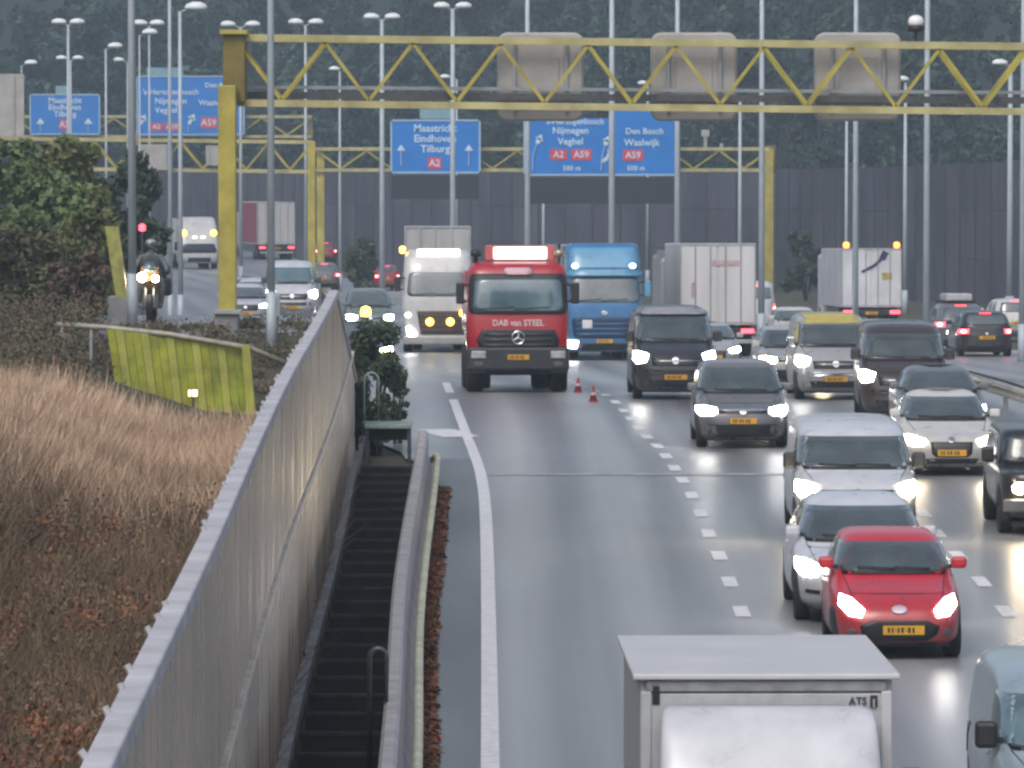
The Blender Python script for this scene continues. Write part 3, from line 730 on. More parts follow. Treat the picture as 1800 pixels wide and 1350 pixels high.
shrub('shrub', 'olive tinted bushy shrub next to the leaning yellow post', XD(118, 150), 150, 2.9, 5.4, 6000, G3, size=.16)
shrub('shrub', 'tall dark green shrub behind the leftmost lamp post', XD(215, 178), 178, 3.1, 6.0, 6200, G2, size=.18)
shrub('shrub', 'dark bluish green shrub under the grey sign back', XD(60, 175), 175, 3.4, 5.9, 5600, G2, size=.18)
shrub('shrub', 'mid green shrub low in front of the dark bluish green one, left edge', XD(78, 134), 134, 2.6, 3.5, 5200, G1, size=.13)
shrub('shrub', 'low olive shrub filling the gap under the leaning yellow post', XD(160, 132), 132, 1.9, 2.6, 3800, G3, size=.12)
pc = []
for _ in range(1000):
    d = random.uniform(101, 124); X = random.uniform(-d * .098 - 1.0, -d * .0745) if random.random() < .75 or d < 113 else random.uniform(-8.5, xbar(d) - .3); r = random.uniform(.15, .5); h = random.uniform(.3, .95) if X < -8.6 else random.uniform(.12, .3)
    v = rng.normal(size=(110, 3)) * np.array([r * .5, r * .6, h * .32]); pc.append(v + np.array([X, d, ground(X, d) + h * .42]))
pc = np.concatenate(pc); SCRUB = mat('scrub_leaf', (.08, .06, .04), .85, island=[(0.10, 0.074, 0.052), (0.13, 0.09, 0.062), (0.075, 0.08, 0.045), (0.10, 0.115, 0.055), (0.14, 0.088, 0.068)], var=.35, vscale=.8)
o = arr_mesh('brown_scrub', leaves(pc, np.full(len(pc), .055)), 4, SCRUB); o['kind'] = 'stuff'
shrub('shrub', 'olive green scrub bush behind the end of the grey rail', XD(45, 124), 124, 2.6, 2.5, 4800, OL, size=.11)
shrub('shrub', 'low dark brown bush left of the yellow green screen', XD(130, 122), 122, 1.7, 2.0, 3200, BR, size=.11)
shrub('shrub', 'dark green bush between the noise barrier end and the white truck', XD(660, 110), 110, 1.25, 2.75, 9000, G1D, lev=0, size=.06, hollow=.55, dep=2.4)
shrub('shrub', 'narrow upright bush touching the end of the noise barrier', XD(622, 107), 107, .62, 2.5, 3600, G2, lev=0, size=.055, hollow=.5, dep=1.2)
shrub('shrub', 'small loose bush at the right foot of the dark green bush by the platform', XD(697, 113), 113, .6, 1.7, 2400, G1D, lev=0, size=.055, hollow=.5, dep=1.2)
shrub('shrub', 'grey green bush in the median below the far gantry', XD(632, 330), 330, 3.2, 3.5, 2600, G1D, lev=.6, size=.22)
shrub('shrub', 'dark green bush against the noise wall right of the white lorries', XD(1415, 352), 352, 3.6, 4.4, 3000, G2, lev=0, size=.25)

def blades(n, dfun, xfun, hmin, hmax, wid, lean=.35):
    d = dfun(n); out = np.zeros((n, 3, 3))
    for i in range(n):
        dd_ = d[i]; X = xfun(dd_); z = ground(X, dd_) - .05; h = random.uniform(hmin, hmax)
        a = random.uniform(0, math.pi); dx, dy = math.cos(a) * wid, math.sin(a) * wid
        lx, ly = random.gauss(0, lean) * h, random.gauss(0, lean) * h
        out[i] = ((X - dx, dd_ - dy, z), (X + dx, dd_ + dy, z), (X + lx, dd_ + ly, z + h))
    return out.reshape(-1, 3)
def field_x(d): return random.uniform(-d * .098 - 2.6, xbar(d) - .18)
STRAW = mat('straw_grass', (0.2, .15, .1), 0.85, island=[(0.50, 0.36, 0.245), (0.61, 0.45, 0.325), (0.40, 0.28, 0.19), (0.55, 0.395, 0.285), (0.31, 0.235, 0.145)], var=.3, vscale=.5)
WEED = mat('brown_weed', (0.07, .05, .035), 0.9, island=[(0.12, 0.084, 0.058), (0.17, 0.112, 0.074), (0.095, 0.092, 0.048), (0.21, 0.128, 0.082), (0.095, 0.072, 0.055)], var=.55, vscale=.9)
GREEN = mat('green_weed', (0.05, .07, .02), 0.85, island=[(0.05, 0.065, 0.02), (0.085, 0.10, 0.03), (0.035, 0.045, 0.018)], var=.3, vscale=1)
o = arr_mesh('straw_grass', blades(66000, lambda n: rng.uniform(84, 101, n) + rng.normal(0, 2.0, n), field_x, .3, .75, .016), 3, STRAW); o['kind'] = 'stuff'
o = arr_mesh('brown_weeds', blades(88000, lambda n: rng.uniform(34, 90, n), field_x, .2, .75, .011, .5), 3, WEED); o['kind'] = 'stuff'
pc = []
for _ in range(560):
    d = random.uniform(36, 82); X = field_x(d); r = random.uniform(.12, .42); h = random.uniform(.25, .7)
    v = rng.normal(size=(90, 3)) * np.array([r * .5, r * .6, h * .32]); pc.append(v + np.array([X, d, ground(X, d) + h * .5]))
pc = np.concatenate(pc); o = arr_mesh('weed_clumps', leaves(pc, np.full(len(pc), .042)), 4, WEED); o['kind'] = 'stuff'
pc = []
for _ in range(120):
    d = random.uniform(48, 92); X = xbar(d) - random.uniform(.2, .2 + .011 * d); r = random.uniform(.1, .3); h = random.uniform(.3, .7)
    v = rng.normal(size=(70, 3)) * np.array([r * .5, r * .6, h * .32]); pc.append(v + np.array([X, d, ground(X, d) + h * .5]))
pc = np.concatenate(pc); o = arr_mesh('green_weeds', leaves(pc, np.full(len(pc), .05)), 4, GREEN); o['kind'] = 'stuff'
RUST = mat('rust_leaf', (0.2, .07, .03), 0.8, island=[(0.19, 0.07, 0.03), (0.26, 0.11, 0.055), (0.12, 0.045, 0.025)], var=.3, vscale=1)
pc = []
for (x, y) in ((105, 1210), (190, 1225), (60, 1190), (20, 1030), (150, 1000), (230, 985), (180, 880), (10, 1240), (120, 1290), (60, 1320), (90, 905)):
    for _ in range(3):
        d = 10000 / ((y + random.uniform(-25, 25) - 200) / 5.2); X = XD(x + random.uniform(-25, 25), d)
        v = rng.normal(size=(60, 3)) * np.array([.09, .13, .09]); pc.append(v + np.array([X, d, ground(X, d) + .45]))
pc = np.concatenate(pc); o = arr_mesh('rusty_weeds', leaves(pc, np.full(len(pc), .04)), 4, RUST); o['kind'] = 'stuff'

# ------------------------------------------------------------------ roadside pieces at the left
YG = [mat('screen_yellow_a', (0.33, 0.36, 0.025), .5, 0, var=.25, vscale=2), mat('screen_yellow_b', (0.38, 0.39, 0.07), .5, 0, var=.2, vscale=2), mat('screen_green', (0.30, 0.35, 0.025), .55, 0, var=.3, vscale=2)]
sc = thing('slat_screen', 'yellow green slatted screen under a grey rail, half sunk in dry grass', 'screen', PX(315, 720, 112))
for i in range(17):
    u0, u1 = i / 17, (i + .94) / 17; m = MB(); w_ = 1 if i % 3 == 1 else 0
    for yy in (0, .05 + .04 * w_):
        for (u, top) in ((u0, 1), (u1, 1), (u1, 0), (u0, 0)):
            x = 188 + 252 * u + (0 if top else 14); y = (578 + 32 * u) if top else (672 + 80 * u)
            m.v.append(PX(x, y, 112 - yy + .1) - Vector(sc.location))
    m.f = [[0, 1, 2, 3], [7, 6, 5, 4], [0, 4, 5, 1], [1, 5, 6, 2], [2, 6, 7, 3], [3, 7, 4, 0]]
    m.build('slat', YG[(1 if w_ else (0 if random.random() < .6 else 2))], sc)
l0 = Vector(sc.location)
MB().tube([PX(100, 570, 112.4) - l0, PX(190, 576, 112.2) - l0, PX(300, 588, 112) - l0, PX(440, 612, 111.9) - l0, PX(505, 640, 112.3) - l0], .055, 8).build('top_rail', mat('rail_beige', (0.36, .34, .27), .5, .2, var=.2), sc, True)
MB().bar(PX(432, 606, 111.8) - l0, PX(444, 760, 111.8) - l0, .16).build('end_post', YG[1], sc)
for x in (108, 160): MB().bar(PX(x, 573, 112.3) - l0, PX(x, 690, 112.3) - l0, .06).build('rail_post', STEEL, sc)
ml = thing('marker_lamp', 'small lit yellow marker lamp in front of the yellow green screen', 'lamp', PX(340, 700, 109))
box('lamp_housing', (0, 0, .1), (.2, .1, .14), YEL, ml, .02)
for x, w in ((-.07, .04), (.03, .09)): box('lens', (x, -.06, .1), (w, .03, .12), mat('marker_lit', (.9, .8, .4), .3, emit=(1, .86, .35), estr=4), ml, .01)
MB().tube([(0, 0, -.9), (0, 0, .03)], .025, 6).build('stake', DSTEEL, ml)
yp = thing('leaning_post', 'leaning yellow post on a grey block left of the motorcycle', 'post', PX(208, 560, 126))
l0 = Vector(yp.location)
m = MB()
for (x, y, yy) in ((184, 398, 0), (208, 398, 0), (224, 524, 0), (204, 524, 0)):
    m.v.append(PX(x, y, 126) - l0)
m.v += [v + Vector((0, .22, 0)) for v in m.v]; m.f = [[0, 1, 2, 3], [7, 6, 5, 4], [0, 4, 5, 1], [1, 5, 6, 2], [2, 6, 7, 3], [3, 7, 4, 0]]
m.build('post_shaft', mat('post_yellow', (.36, .36, .10), .5, 0, var=.25), yp)
a, b = PX(188, 590, 125.8) - l0, PX(232, 522, 125.8) - l0
box('base_block', ((a.x + b.x) / 2, .3, (a.z + b.z) / 2), (b.x - a.x, .6, b.z - a.z), GREYC, yp, .03)
sl_ = thing('signal_lamp', 'small red lamp on a thin mast in front of the dark shrub', 'lamp', PX(250, 470, 150))
MB().tube([(0, 0, -2.2), (0, 0, 1.0)], .03, 6).build('mast', DSTEEL, sl_)
lathe([(.02, 0), (.09, .03), (.09, .15), (.03, .2)], 10).build('lens', TAIL, sl_, True, loc=(0, 0, .95))

# guard rail on the right between the carriageways
GRAIL = mat('guardrail_steel', (0.40, 0.38, 0.34), 0.42, 0.5, var=.2, vscale=2)
gr = thing('guardrail', 'double steel guardrail separating the opposing carriageways at the right', 'guardrail', (11.2, 90, road_z(90)))
l0 = Vector(gr.location)
def gx_(d): return 11.35 + shift(d) * 1.6 - sstep(110, 160, d) * 1.6
W_ = [(-.02, .0), (.05, .04), (.05, .11), (-.01, .15), (.05, .20), (.05, .27), (-.02, .31)]
for dz, nm in ((.42, 'rail_beam'), (.42, 'rail_beam')):
    sgn = -1 if nm and len([c for c in gr.children]) == 0 else 1
    vs, fs = [], []; dl = list(np.arange(60, 168, 4.0)); n = len(W_)
    for d in dl:
        for (x, z) in W_: vs.append((gx_(d) + sgn * (x + .12) - l0.x, d - l0.y, road_z(d) + dz + z - l0.z))
    for j in range(len(dl) - 1):
        for i in range(n - 1): fs.append([j * n + i, j * n + i + 1, (j + 1) * n + i + 1, (j + 1) * n + i])
    from_py(nm, vs, fs, GRAIL, gr)
for d in np.arange(60, 168, 4.0): box('rail_post', (gx_(d) - l0.x, d - l0.y, road_z(d) + .34 - l0.z), (.1, .12, .7), STEEL, gr)
gr2 = thing('guardrail', 'pale guardrail between the side road and the motorway bush', 'guardrail', (-5, 125, road_z(125) + 1.9)); l0 = Vector(gr2.location)
vs, fs = [], []; dl = list(np.arange(145, 300, 5.0)); n = len(W_)
for d in dl:
    for (x, z) in W_: vs.append((xbar(d) - .75 - x - l0.x, d - l0.y, road_z(d) + side(d) + .42 + z - l0.z))
for j in range(len(dl) - 1):
    for i in range(n - 1): fs.append([j * n + i, j * n + i + 1, (j + 1) * n + i + 1, (j + 1) * n + i])
from_py('rail_beam', vs, fs, GRAIL, gr2)
for d in np.arange(145, 300, 5.0): box('rail_post', (xbar(d) - .7 - l0.x, d - l0.y, road_z(d) + side(d) + .3 - l0.z), (.08, .1, .75), STEEL, gr2)

# cone shapes standing in for reflections of the red truck
for x, y, lb in ((1016, 690, 'small red cone shape with white band, standing in for a reflection close beside the red truck'), (1043, 706, 'small dark red cone shape standing in for a reflection on the lane line right of the red truck')):
    p = on_road(x, y); t = thing('reflection_cone', lb, 'reflection stand-in', p); t.scale = (.72, .72, .72)
    RC = mat('cone_red', (.32, .03, .04), .6, 0, var=.15)
    box('cone_base', (0, 0, .03), (.3, .3, .05), RC, t, .01)
    lathe([(.12, .05), (.03, .5)], 12).build('cone_body', RC, t, True)
    lathe([(.096, .2), (.076, .3)], 12).build('band', mat('cone_band', (.6, .5, .5), .5, 0), t, True)

# ------------------------------------------------------------------ lamp posts
POLE = mat('lamp_pole', (0.42, 0.48, 0.53), 0.5, 0.05, var=.1, vscale=1)
LHEAD = mat('lamp_head', (0.72, 0.76, 0.76), 0.4, 0, var=.06)
def lamp_post(label, x, d, r, ytop=None, heads=(), lev=None, X=None):
    X = XD(x, d); z = (ground(X, d) if lev is None else road_z(d) + lev)
    h = (PX(x, ytop, d).z - z) if ytop is not None else 16.0
    t = thing('lamp_post', label, 'lamp post', (X, d, z), group='lamp posts along the motorway')
    MB().tube([(0, 0, -.1), (0, 0, 1.2)], r * 1.25, 10).build('pole_base', POLE, t, True)
    MB().tube([(0, 0, 1.15), (0, 0, h * .5), (0, 0, h)], r, 10, r * .62).build('pole', POLE, t, True)
    if ytop is None: heads = ((-1.3, 0), (1.3, 0)) if not heads else heads
    for hx, dz in heads:
        sg = 1 if hx > 0 else -1
        MB().tube([(0, 0, h - .05), (sg * .3, 0, h + .10), (hx * .75, 0, h + .16)], r * .45, 6).build('arm', POLE, t, True)
        L = .95 if abs(hx) > .9 else .75
        m = MB(); n = 10
        for k, (u, ww, hh) in enumerate(((-.5, .10, .05), (-.42, .2, .14), (-.15, .27, .22), (.2, .28, .22), (.44, .2, .14), (.5, .1, .05))):
            for j in range(n):
                a = 2 * math.pi * j / n; zz = math.sin(a); m.v.append((hx + sg * u * L, ww * math.cos(a), h + .12 + (hh * zz if zz > 0 else hh * .35 * zz)))
        for k in range(5):
            for j in range(n): m.f.append([k * n + j, k * n + (j + 1) % n, (k + 1) * n + (j + 1) % n, (k + 1) * n + j])
        m.f += [list(range(n)), list(range(6 * n - 1, 5 * n - 1, -1))]
        m.build('lamp_head', LHEAD, t, True)
    return t
lamp_post('tall grey lamp post in front of the shrubs, left of the motorcycle headlight', 233, 123.5, .092)
lamp_post('tall grey lamp post rising from behind the noise barrier by the near yellow column', 477, 118, .082)
lamp_post('thin lamp post, left one of the close pair left of the yellow column', 300, 200, .085, None)
lamp_post('lamp post with one large head, right one of a close pair by the yellow column', 318, 196, .09, 20, ((.55, 0),))
lamp_post('lamp post with two heads just right of the yellow column head', 424, 286, .10, 48, ((-.62, 0), (.62, 0)))
lamp_post('lamp post with two heads over the left end of the near gantry lattice', 538, 283, .10, 44, ((-.48, 0), (.52, 0)))
lamp_post('lamp post with two heads left of the central blue sign', 672, 272, .15, 35, ((-.5, 0), (.5, 0)))
lamp_post('lamp post with two heads crossing the right part of the first blue sign', 796, 262, .15, 16, ((-.5, 0), (.5, 0)))
lamp_post('lamp post with two heads above the small distant blue sign', 122, 283, .11, 44, ((-.45, 0), (.45, 0)))
lamp_post('lamp post with two heads above the large distant blue sign', 264, 285, .07, 46, ((-.45, 0), (.4, 0)))
lamp_post('slim lamp post with one head under the twin heads above the large distant sign', 247, 275, .06, 62, ((.5, 0),))
lamp_post('slim lamp post with one head between the two distant blue signs', 188, 290, .085, 86, ((.48, 0),))
lamp_post('far lamp post with one small head by the leftmost tall lamp post', 226, 400, .09, 109, ((-.6, 0),))
lamp_post('far lamp post with one head above the grey sign back at the left edge', 40, 330, .06, 115, ((.55, 0),))
lamp_post('far lamp post with two heads right above the small distant blue sign', 126, 380, .1, 106, ((-.6, 0), (.5, 0)))
lamp_post('far lamp post with one head seen through the left end of the near gantry lattice', 598, 385, .12, 125, ((-.35, 0),))
lamp_post('far lamp post with one head behind the blue sign with straight arrows', 803, 395, .10, 139, ((-.8, 0),))
lamp_post('tall lamp post passing the wide blue sign, between red truck and blue truck', 927, 230, .13, None)
lamp_post('tall lamp post through the middle of the wide blue sign above the blue truck', 1075, 215, .135, None)
lamp_post('tall lamp post at the right edge of the wide blue sign', 1190, 215, .125, None)
lamp_post('tall lamp post beside the column of the far gantry', 1338, 205, .12, None)
lamp_post('tall lamp post rising over the white trailer with orange lamps', 1503, 200, .115, None, lev=0)
lamp_post('tall lamp post right of the white trailer with orange lamps, below the traffic camera', 1628, 165, .105, None, lev=0)
lamp_post('far slim lamp post between the rightmost matrix sign and the white trailer', 1487, 300, .11, 190, ())
lamp_post('far slim pole right of the rightmost matrix sign', 1590, 300, .13, 144, ((-.2, 0),))
lamp_post('lamp post with one flat head near the right edge', 1774, 270, .17, 116, ((-.5, 0),))
lamp_post('far slim pole seen under the wide blue sign, left of the blue truck', 955, 400, .12, 330, ())
lamp_post('far lamp post with one head right of the wide blue sign arrows', 1138, 400, .13, 150, ((-.35, 0),))
lamp_post('far slim pole just left of the far gantry column', 1300, 300, .12, 170, ())
lamp_post('lamp post cut by the right edge of the picture', 1797, 180, .12, None, lev=0)
# ------------------------------------------------------------------ vehicles
PROF = {   # rows: height, front setback, rear setback, half width, corner exponent ; reference length, half width, height
 'hatch': (3.62, .83, 1.47, [(.17, .14, .12, .72, 4.2), (.27, .03, .03, .80, 5.2), (.45, 0, 0, .83, 4.8), (.60, .05, .0, .835, 4.4), (.70, .17, .02, .83, 4.2), (.80, .42, .05, .815, 4.2), (.88, .74, .08, .80, 4),
            (.95, 1.02, .11, .785, 4.5), (1.02, 1.14, .13, .765, 5), (1.30, 1.60, .28, .66, 5), (1.39, 1.80, .36, .60, 4.5), (1.44, 2.02, .55, .52, 4), (1.465, 2.3, .9, .36, 3), (1.47, 2.5, 1.1, .2, 3)]),
 'mpv': (4.4, .90, 1.66, [(.19, .14, .12, .80, 5), (.30, .03, .03, .87, 4.6), (.50, 0, 0, .90, 4.4), (.68, .03, 0, .905, 4.4), (.80, .12, .02, .90, 4.4), (.92, .42, .04, .88, 4.8), (1.02, .92, .06, .86, 5),
            (1.08, 1.1, .08, .845, 6), (1.45, 1.68, .22, .74, 6), (1.56, 1.90, .32, .69, 5.5), (1.62, 2.12, .5, .62, 5), (1.65, 2.4, .8, .46, 4), (1.66, 2.7, 1.1, .25, 3)]),
 'sedan': (4.6, .91, 1.46, [(.18, .16, .14, .79, 5), (.28, .03, .03, .87, 4.4), (.46, 0, 0, .90, 4.0), (.62, .05, .02, .91, 4.0), (.72, .18, .04, .905, 4.2), (.82, .6, .06, .885, 4.4), (.91, 1.12, .12, .86, 5),
            (.97, 1.32, .5, .83, 5), (1.22, 1.85, 1.0, .70, 5), (1.34, 2.15, 1.3, .64, 4.5), (1.41, 2.45, 1.6, .54, 4), (1.45, 2.75, 1.9, .38, 3), (1.46, 2.9, 2.05, .2, 3)]),
 'cross': (4.72, .955, 1.62, [(.20, .16, .14, .82, 5), (.32, .04, .04, .92, 5.6), (.50, 0, 0, .95, 5.2), (.66, .03, .0, .955, 4.8), (.80, .14, .02, .95, 4.6), (.91, .45, .05, .93, 4.6), (1.00, .95, .10, .905, 4.4),
            (1.06, 1.15, .2, .88, 5), (1.35, 1.70, .7, .76, 5), (1.49, 2.02, 1.0, .69, 4.5), (1.57, 2.35, 1.3, .58, 4), (1.61, 2.7, 1.7, .40, 3), (1.62, 2.9, 1.9, .2, 3)]),
 'van': (4.95, .96, 1.96, [(.20, .12, .10, .86, 6), (.32, .02, .02, .93, 5.5), (.55, 0, 0, .955, 5), (.78, .03, 0, .96, 5), (.92, .09, 0, .96, 5), (1.06, .30, .01, .945, 5.5), (1.18, .66, .02, .93, 6),
            (1.25, .82, .03, .92, 7), (1.66, 1.30, .07, .86, 7), (1.80, 1.52, .1, .83, 6), (1.89, 1.75, .2, .77, 5.5), (1.94, 2.0, .4, .62, 4.5), (1.96, 2.4, .8, .35, 3)]),
 'suv': (4.5, .93, 1.68, [(.24, .14, .14, .84, 5), (.36, .03, .03, .91, 4.6), (.55, 0, 0, .93, 4.2), (.75, .02, 0, .935, 4.2), (.88, .10, .02, .93, 4.2), (.98, .40, .04, .91, 4.6), (1.06, .95, .06, .89, 5),
            (1.11, 1.2, .08, .87, 6), (1.45, 1.75, .34, .76, 5.5), (1.56, 1.98, .5, .70, 5), (1.63, 2.25, .75, .62, 4.5), (1.67, 2.6, 1.1, .44, 3.5), (1.68, 2.8, 1.3, .25, 3)]),
 'offroad': (4.3, .93, 1.82, [(.32, .1, .1, .78, 7), (.45, .02, .02, .86, 7), (.65, 0, 0, .90, 7), (.95, .0, 0, .91, 7), (1.08, .03, 0, .90, 8), (1.14, .10, 0, .885, 8), (1.18, 1.2, .0, .88, 8),
            (1.24, 1.34, .02, .87, 9), (1.62, 1.52, .06, .80, 9), (1.74, 1.62, .1, .77, 8), (1.80, 1.8, .2, .70, 6), (1.82, 2.2, .6, .5, 4)]),
}
def shell_mesh(L, hw, H, kind, NR=72, NL=44):
    rl, rw, rh, rows = PROF[kind]; sy, sx, sz = L / rl, hw / rw, H / rh
    idx = list(range(len(rows))); fz = [pchip(idx, [r[k] for r in rows]) for k in range(5)]
    vs, fs = [], []
    ts = np.linspace(0, len(rows) - 1, NL)
    for t in ts:
        z, yf, yr, w, n = (f(t) for f in fz); z *= sz; w *= sx; yf *= sy; yr = L - yr * sy; yc = (yf + yr) / 2; b = (yr - yf) / 2
        for k in range(NR):
            a = 2 * math.pi * (k + .5) / NR; c, s = math.cos(a), math.sin(a)
            # stretch the angle so that points gather near the four corners
            r = (abs(c) ** n + abs(s) ** n) ** (-1 / n)
            vs.append((w * r * c, yc + b * r * s, z))
    for j in range(NL - 1):
        for k in range(NR): fs.append([j * NR + k, j * NR + (k + 1) % NR, (j + 1) * NR + (k + 1) % NR, (j + 1) * NR + k])
    fs.append([k for k in range(NR)][::-1]); fs.append([(NL - 1) * NR + k for k in range(NR)])
    me = bpy.data.meshes.new('body'); me.from_pydata(vs, [], fs); me.update(); me.polygons.foreach_set('use_smooth', [True] * len(me.polygons))
    return me, vs, fs
class Skin:
    def __init__(s, vs, fs, L): s.b = BVHTree.FromPolygons([tuple(v) for v in vs], fs); s.L = L
    def hit(s, a, b, side):
        if side == 'front': o, dr = Vector((a, -4, b)), Vector((0, 1, 0))
        elif side == 'rear': o, dr = Vector((a, s.L + 4, b)), Vector((0, -1, 0))
        elif side == 'right': o, dr = Vector((4, a, b)), Vector((-1, 0, 0))
        elif side == 'left': o, dr = Vector((-4, a, b)), Vector((1, 0, 0))
        else: o, dr = Vector((a, b, 6)), Vector((0, 0, -1))
        l, n, i, dd = s.b.ray_cast(o, dr)
        if l is None: return None
        if n.dot(dr) > 0: n = -n
        return l, n
DIRS = {'front': Vector((0, 1, 0)), 'rear': Vector((0, -1, 0)), 'right': Vector((-1, 0, 0)), 'left': Vector((1, 0, 0)), 'top': Vector((0, 0, -1))}
def patch(sk, poly, side, name, m, parent, off=.008, thick=.03, K=5, maxseg=.07):
    """a plate of real thickness fitted onto the bodywork: outline given in that side's own plane"""
    out = []
    for i, p in enumerate(poly):
        q = poly[(i + 1) % len(poly)]; n = max(1, int(math.hypot(q[0] - p[0], q[1] - p[1]) / maxseg + .5))
        out += [(p[0] + (q[0] - p[0]) * k / n, p[1] + (q[1] - p[1]) * k / n) for k in range(n)]
    cx = sum(p[0] for p in out) / len(out); cz = sum(p[1] for p in out) / len(out); N = len(out)
    vs, fs = [], []; last = None
    def put(a, b):
        nonlocal last
        h = sk.hit(a, b, side)
        if h is None:
            h = sk.hit(a * .97 + cx * .03, b * .97 + cz * .03, side) or sk.hit(cx, cz, side)
            if h is None: return Vector((0, 0, 0))
        vs_ = h[0] + h[1] * off - DIRS[side] * (off * .3)
        return vs_
    vs.append(put(cx, cz))
    for k in range(1, K + 1):
        f = k / K
        for (a, b) in out: vs.append(put(cx + (a - cx) * f, cz + (b - cz) * f))
    for i in range(N): fs.append([0, 1 + i, 1 + (i + 1) % N])
    for k in range(K - 1):
        for i in range(N): fs.append([1 + k * N + i, 1 + (k + 1) * N + i, 1 + (k + 1) * N + (i + 1) % N, 1 + k * N + (i + 1) % N])
    b = len(vs)
    for i in range(N): vs.append(vs[1 + (K - 1) * N + i] + DIRS[side] * thick)
    for i in range(N): fs.append([1 + (K - 1) * N + i, b + i, b + (i + 1) % N, 1 + (K - 1) * N + (i + 1) % N])
    o = from_py(name, vs, fs, m, parent)
    fl = [True] * (len(fs) - N) + [False] * N; o.data.polygons.foreach_set('use_smooth', fl)
    bm = bmesh.new(); bm.from_mesh(o.data); bmesh.ops.recalc_face_normals(bm, faces=bm.faces); bm.to_mesh(o.data); bm.free()
    return o
def mirror(p): return [(-a, b) for a, b in p][::-1]
def ell(cx, cz, rx, rz, n=14): return [(cx + rx * math.cos(2 * math.pi * k / n), cz + rz * math.sin(2 * math.pi * k / n)) for k in range(n)]
def rrect(x0, x1, z0, z1, c=.05, tx=0.0):
    """rounded trapezium, tx narrows the top"""
    return [(x0 + c, z0), (x1 - c, z0), (x1 - c * .3, z0 + c * .3), (x1, z0 + c), (x1 - tx, z1 - c), (x1 - tx - c * .3, z1 - c * .3), (x1 - tx - c, z1), (x0 + tx + c, z1), (x0 + tx + c * .3, z1 - c * .3), (x0 + tx, z1 - c), (x0, z0 + c), (x0 + c * .3, z0 + c * .3)]
WHEELS = {}
def wheel(parent, x, y, R, wd, sgn):
    key = (round(R, 3), round(wd, 3))
    if key not in WHEELS:
        n = 28; m = MB(); pr = [(R * .62, -wd / 2), (R * .93, -wd / 2), (R, -wd * .36), (R, wd * .36), (R * .93, wd / 2), (R * .62, wd / 2)]
        for (r, xx) in pr:
            for k in range(n): a = 2 * math.pi * k / n; m.v.append((xx, r * math.cos(a), r * math.sin(a)))
        for i in range(len(pr)):
            for k in range(n): j = (i + 1) % len(pr); m.f.append([i * n + k, j * n + k, j * n + (k + 1) % n, i * n + (k + 1) % n])
        a = m.build('t', TYRE, None, True); m2 = MB()
        for (r, xx) in ((R * .63, wd * .36), (R * .5, wd * .28), (R * .16, wd * .34), (.01, wd * .36)):
            for k in range(n): an = 2 * math.pi * k / n; m2.v.append((xx, r * math.cos(an), r * math.sin(an)))
        for i in range(3):
            for k in range(n): m2.f.append([i * n + k, (i + 1) * n + k, (i + 1) * n + (k + 1) % n, i * n + (k + 1) % n])
        b = m2.build('t', RIM, None, True); WHEELS[key] = (a.data, b.data); bpy.data.objects.remove(a); bpy.data.objects.remove(b)
    ta, ra = WHEELS[key]
    w = mesh_obj('wheel', ta, None, parent, (x, y, R), (0, 0, 0 if sgn > 0 else math.pi)); mesh_obj('rim', ra, None, w)
    return w
def plate(parent, x, y, z, facing, col=PLATE_Y, w=.52, h=.115):
    """facing -1 looks to the front, 1 to the rear"""
    o = box('number_plate', (x, y, z), (w, .02, h), col, parent, .004)
    u = -w * .40; m = MB()
    for k in range(8):
        ww = w * random.uniform(.055, .085)
        if k in (2, 5): m.box((u + w * .02, facing * .012, 0), (w * .03, .004, h * .12)); u += w * .055; continue
        m.box((u + ww / 2, facing * .012, random.uniform(-.002, .002)), (ww * .75, .004, h * .58)); u += ww + w * .025
    q = m.build('plate_characters', BLACK, o); q.location = (x, y, z); q.matrix_parent_inverse = Matrix.Identity(4); q.location = (0, 0, 0)
    o_c = o.data; o_c.transform(Matrix.Translation((-x, -y, -z))); o.location = (x, y, z)
    return o
def vplace(name, label, cat, x, d, L, lev, rear, yaw=None, X=None, group='vehicles on the motorway'):
    X = XD(x, d) if X is None else X
    z = (road_z(d) + side(d) + .03 if lev == 1.93 else road_z(d) + lev); sl = math.atan(slope(d))
    ya = (max(d, 100) - 100) / 1700.0 if yaw is None else yaw
    if rear:
        ang = math.pi + ya; loc = Vector((X - math.sin(ya) * L, d + math.cos(ya) * L, z + math.tan(sl) * L)); rx = -sl
    else: ang = ya; loc = Vector((X, d, z)); rx = sl
    return thing(name, label, cat, loc, (rx, 0, ang), group)
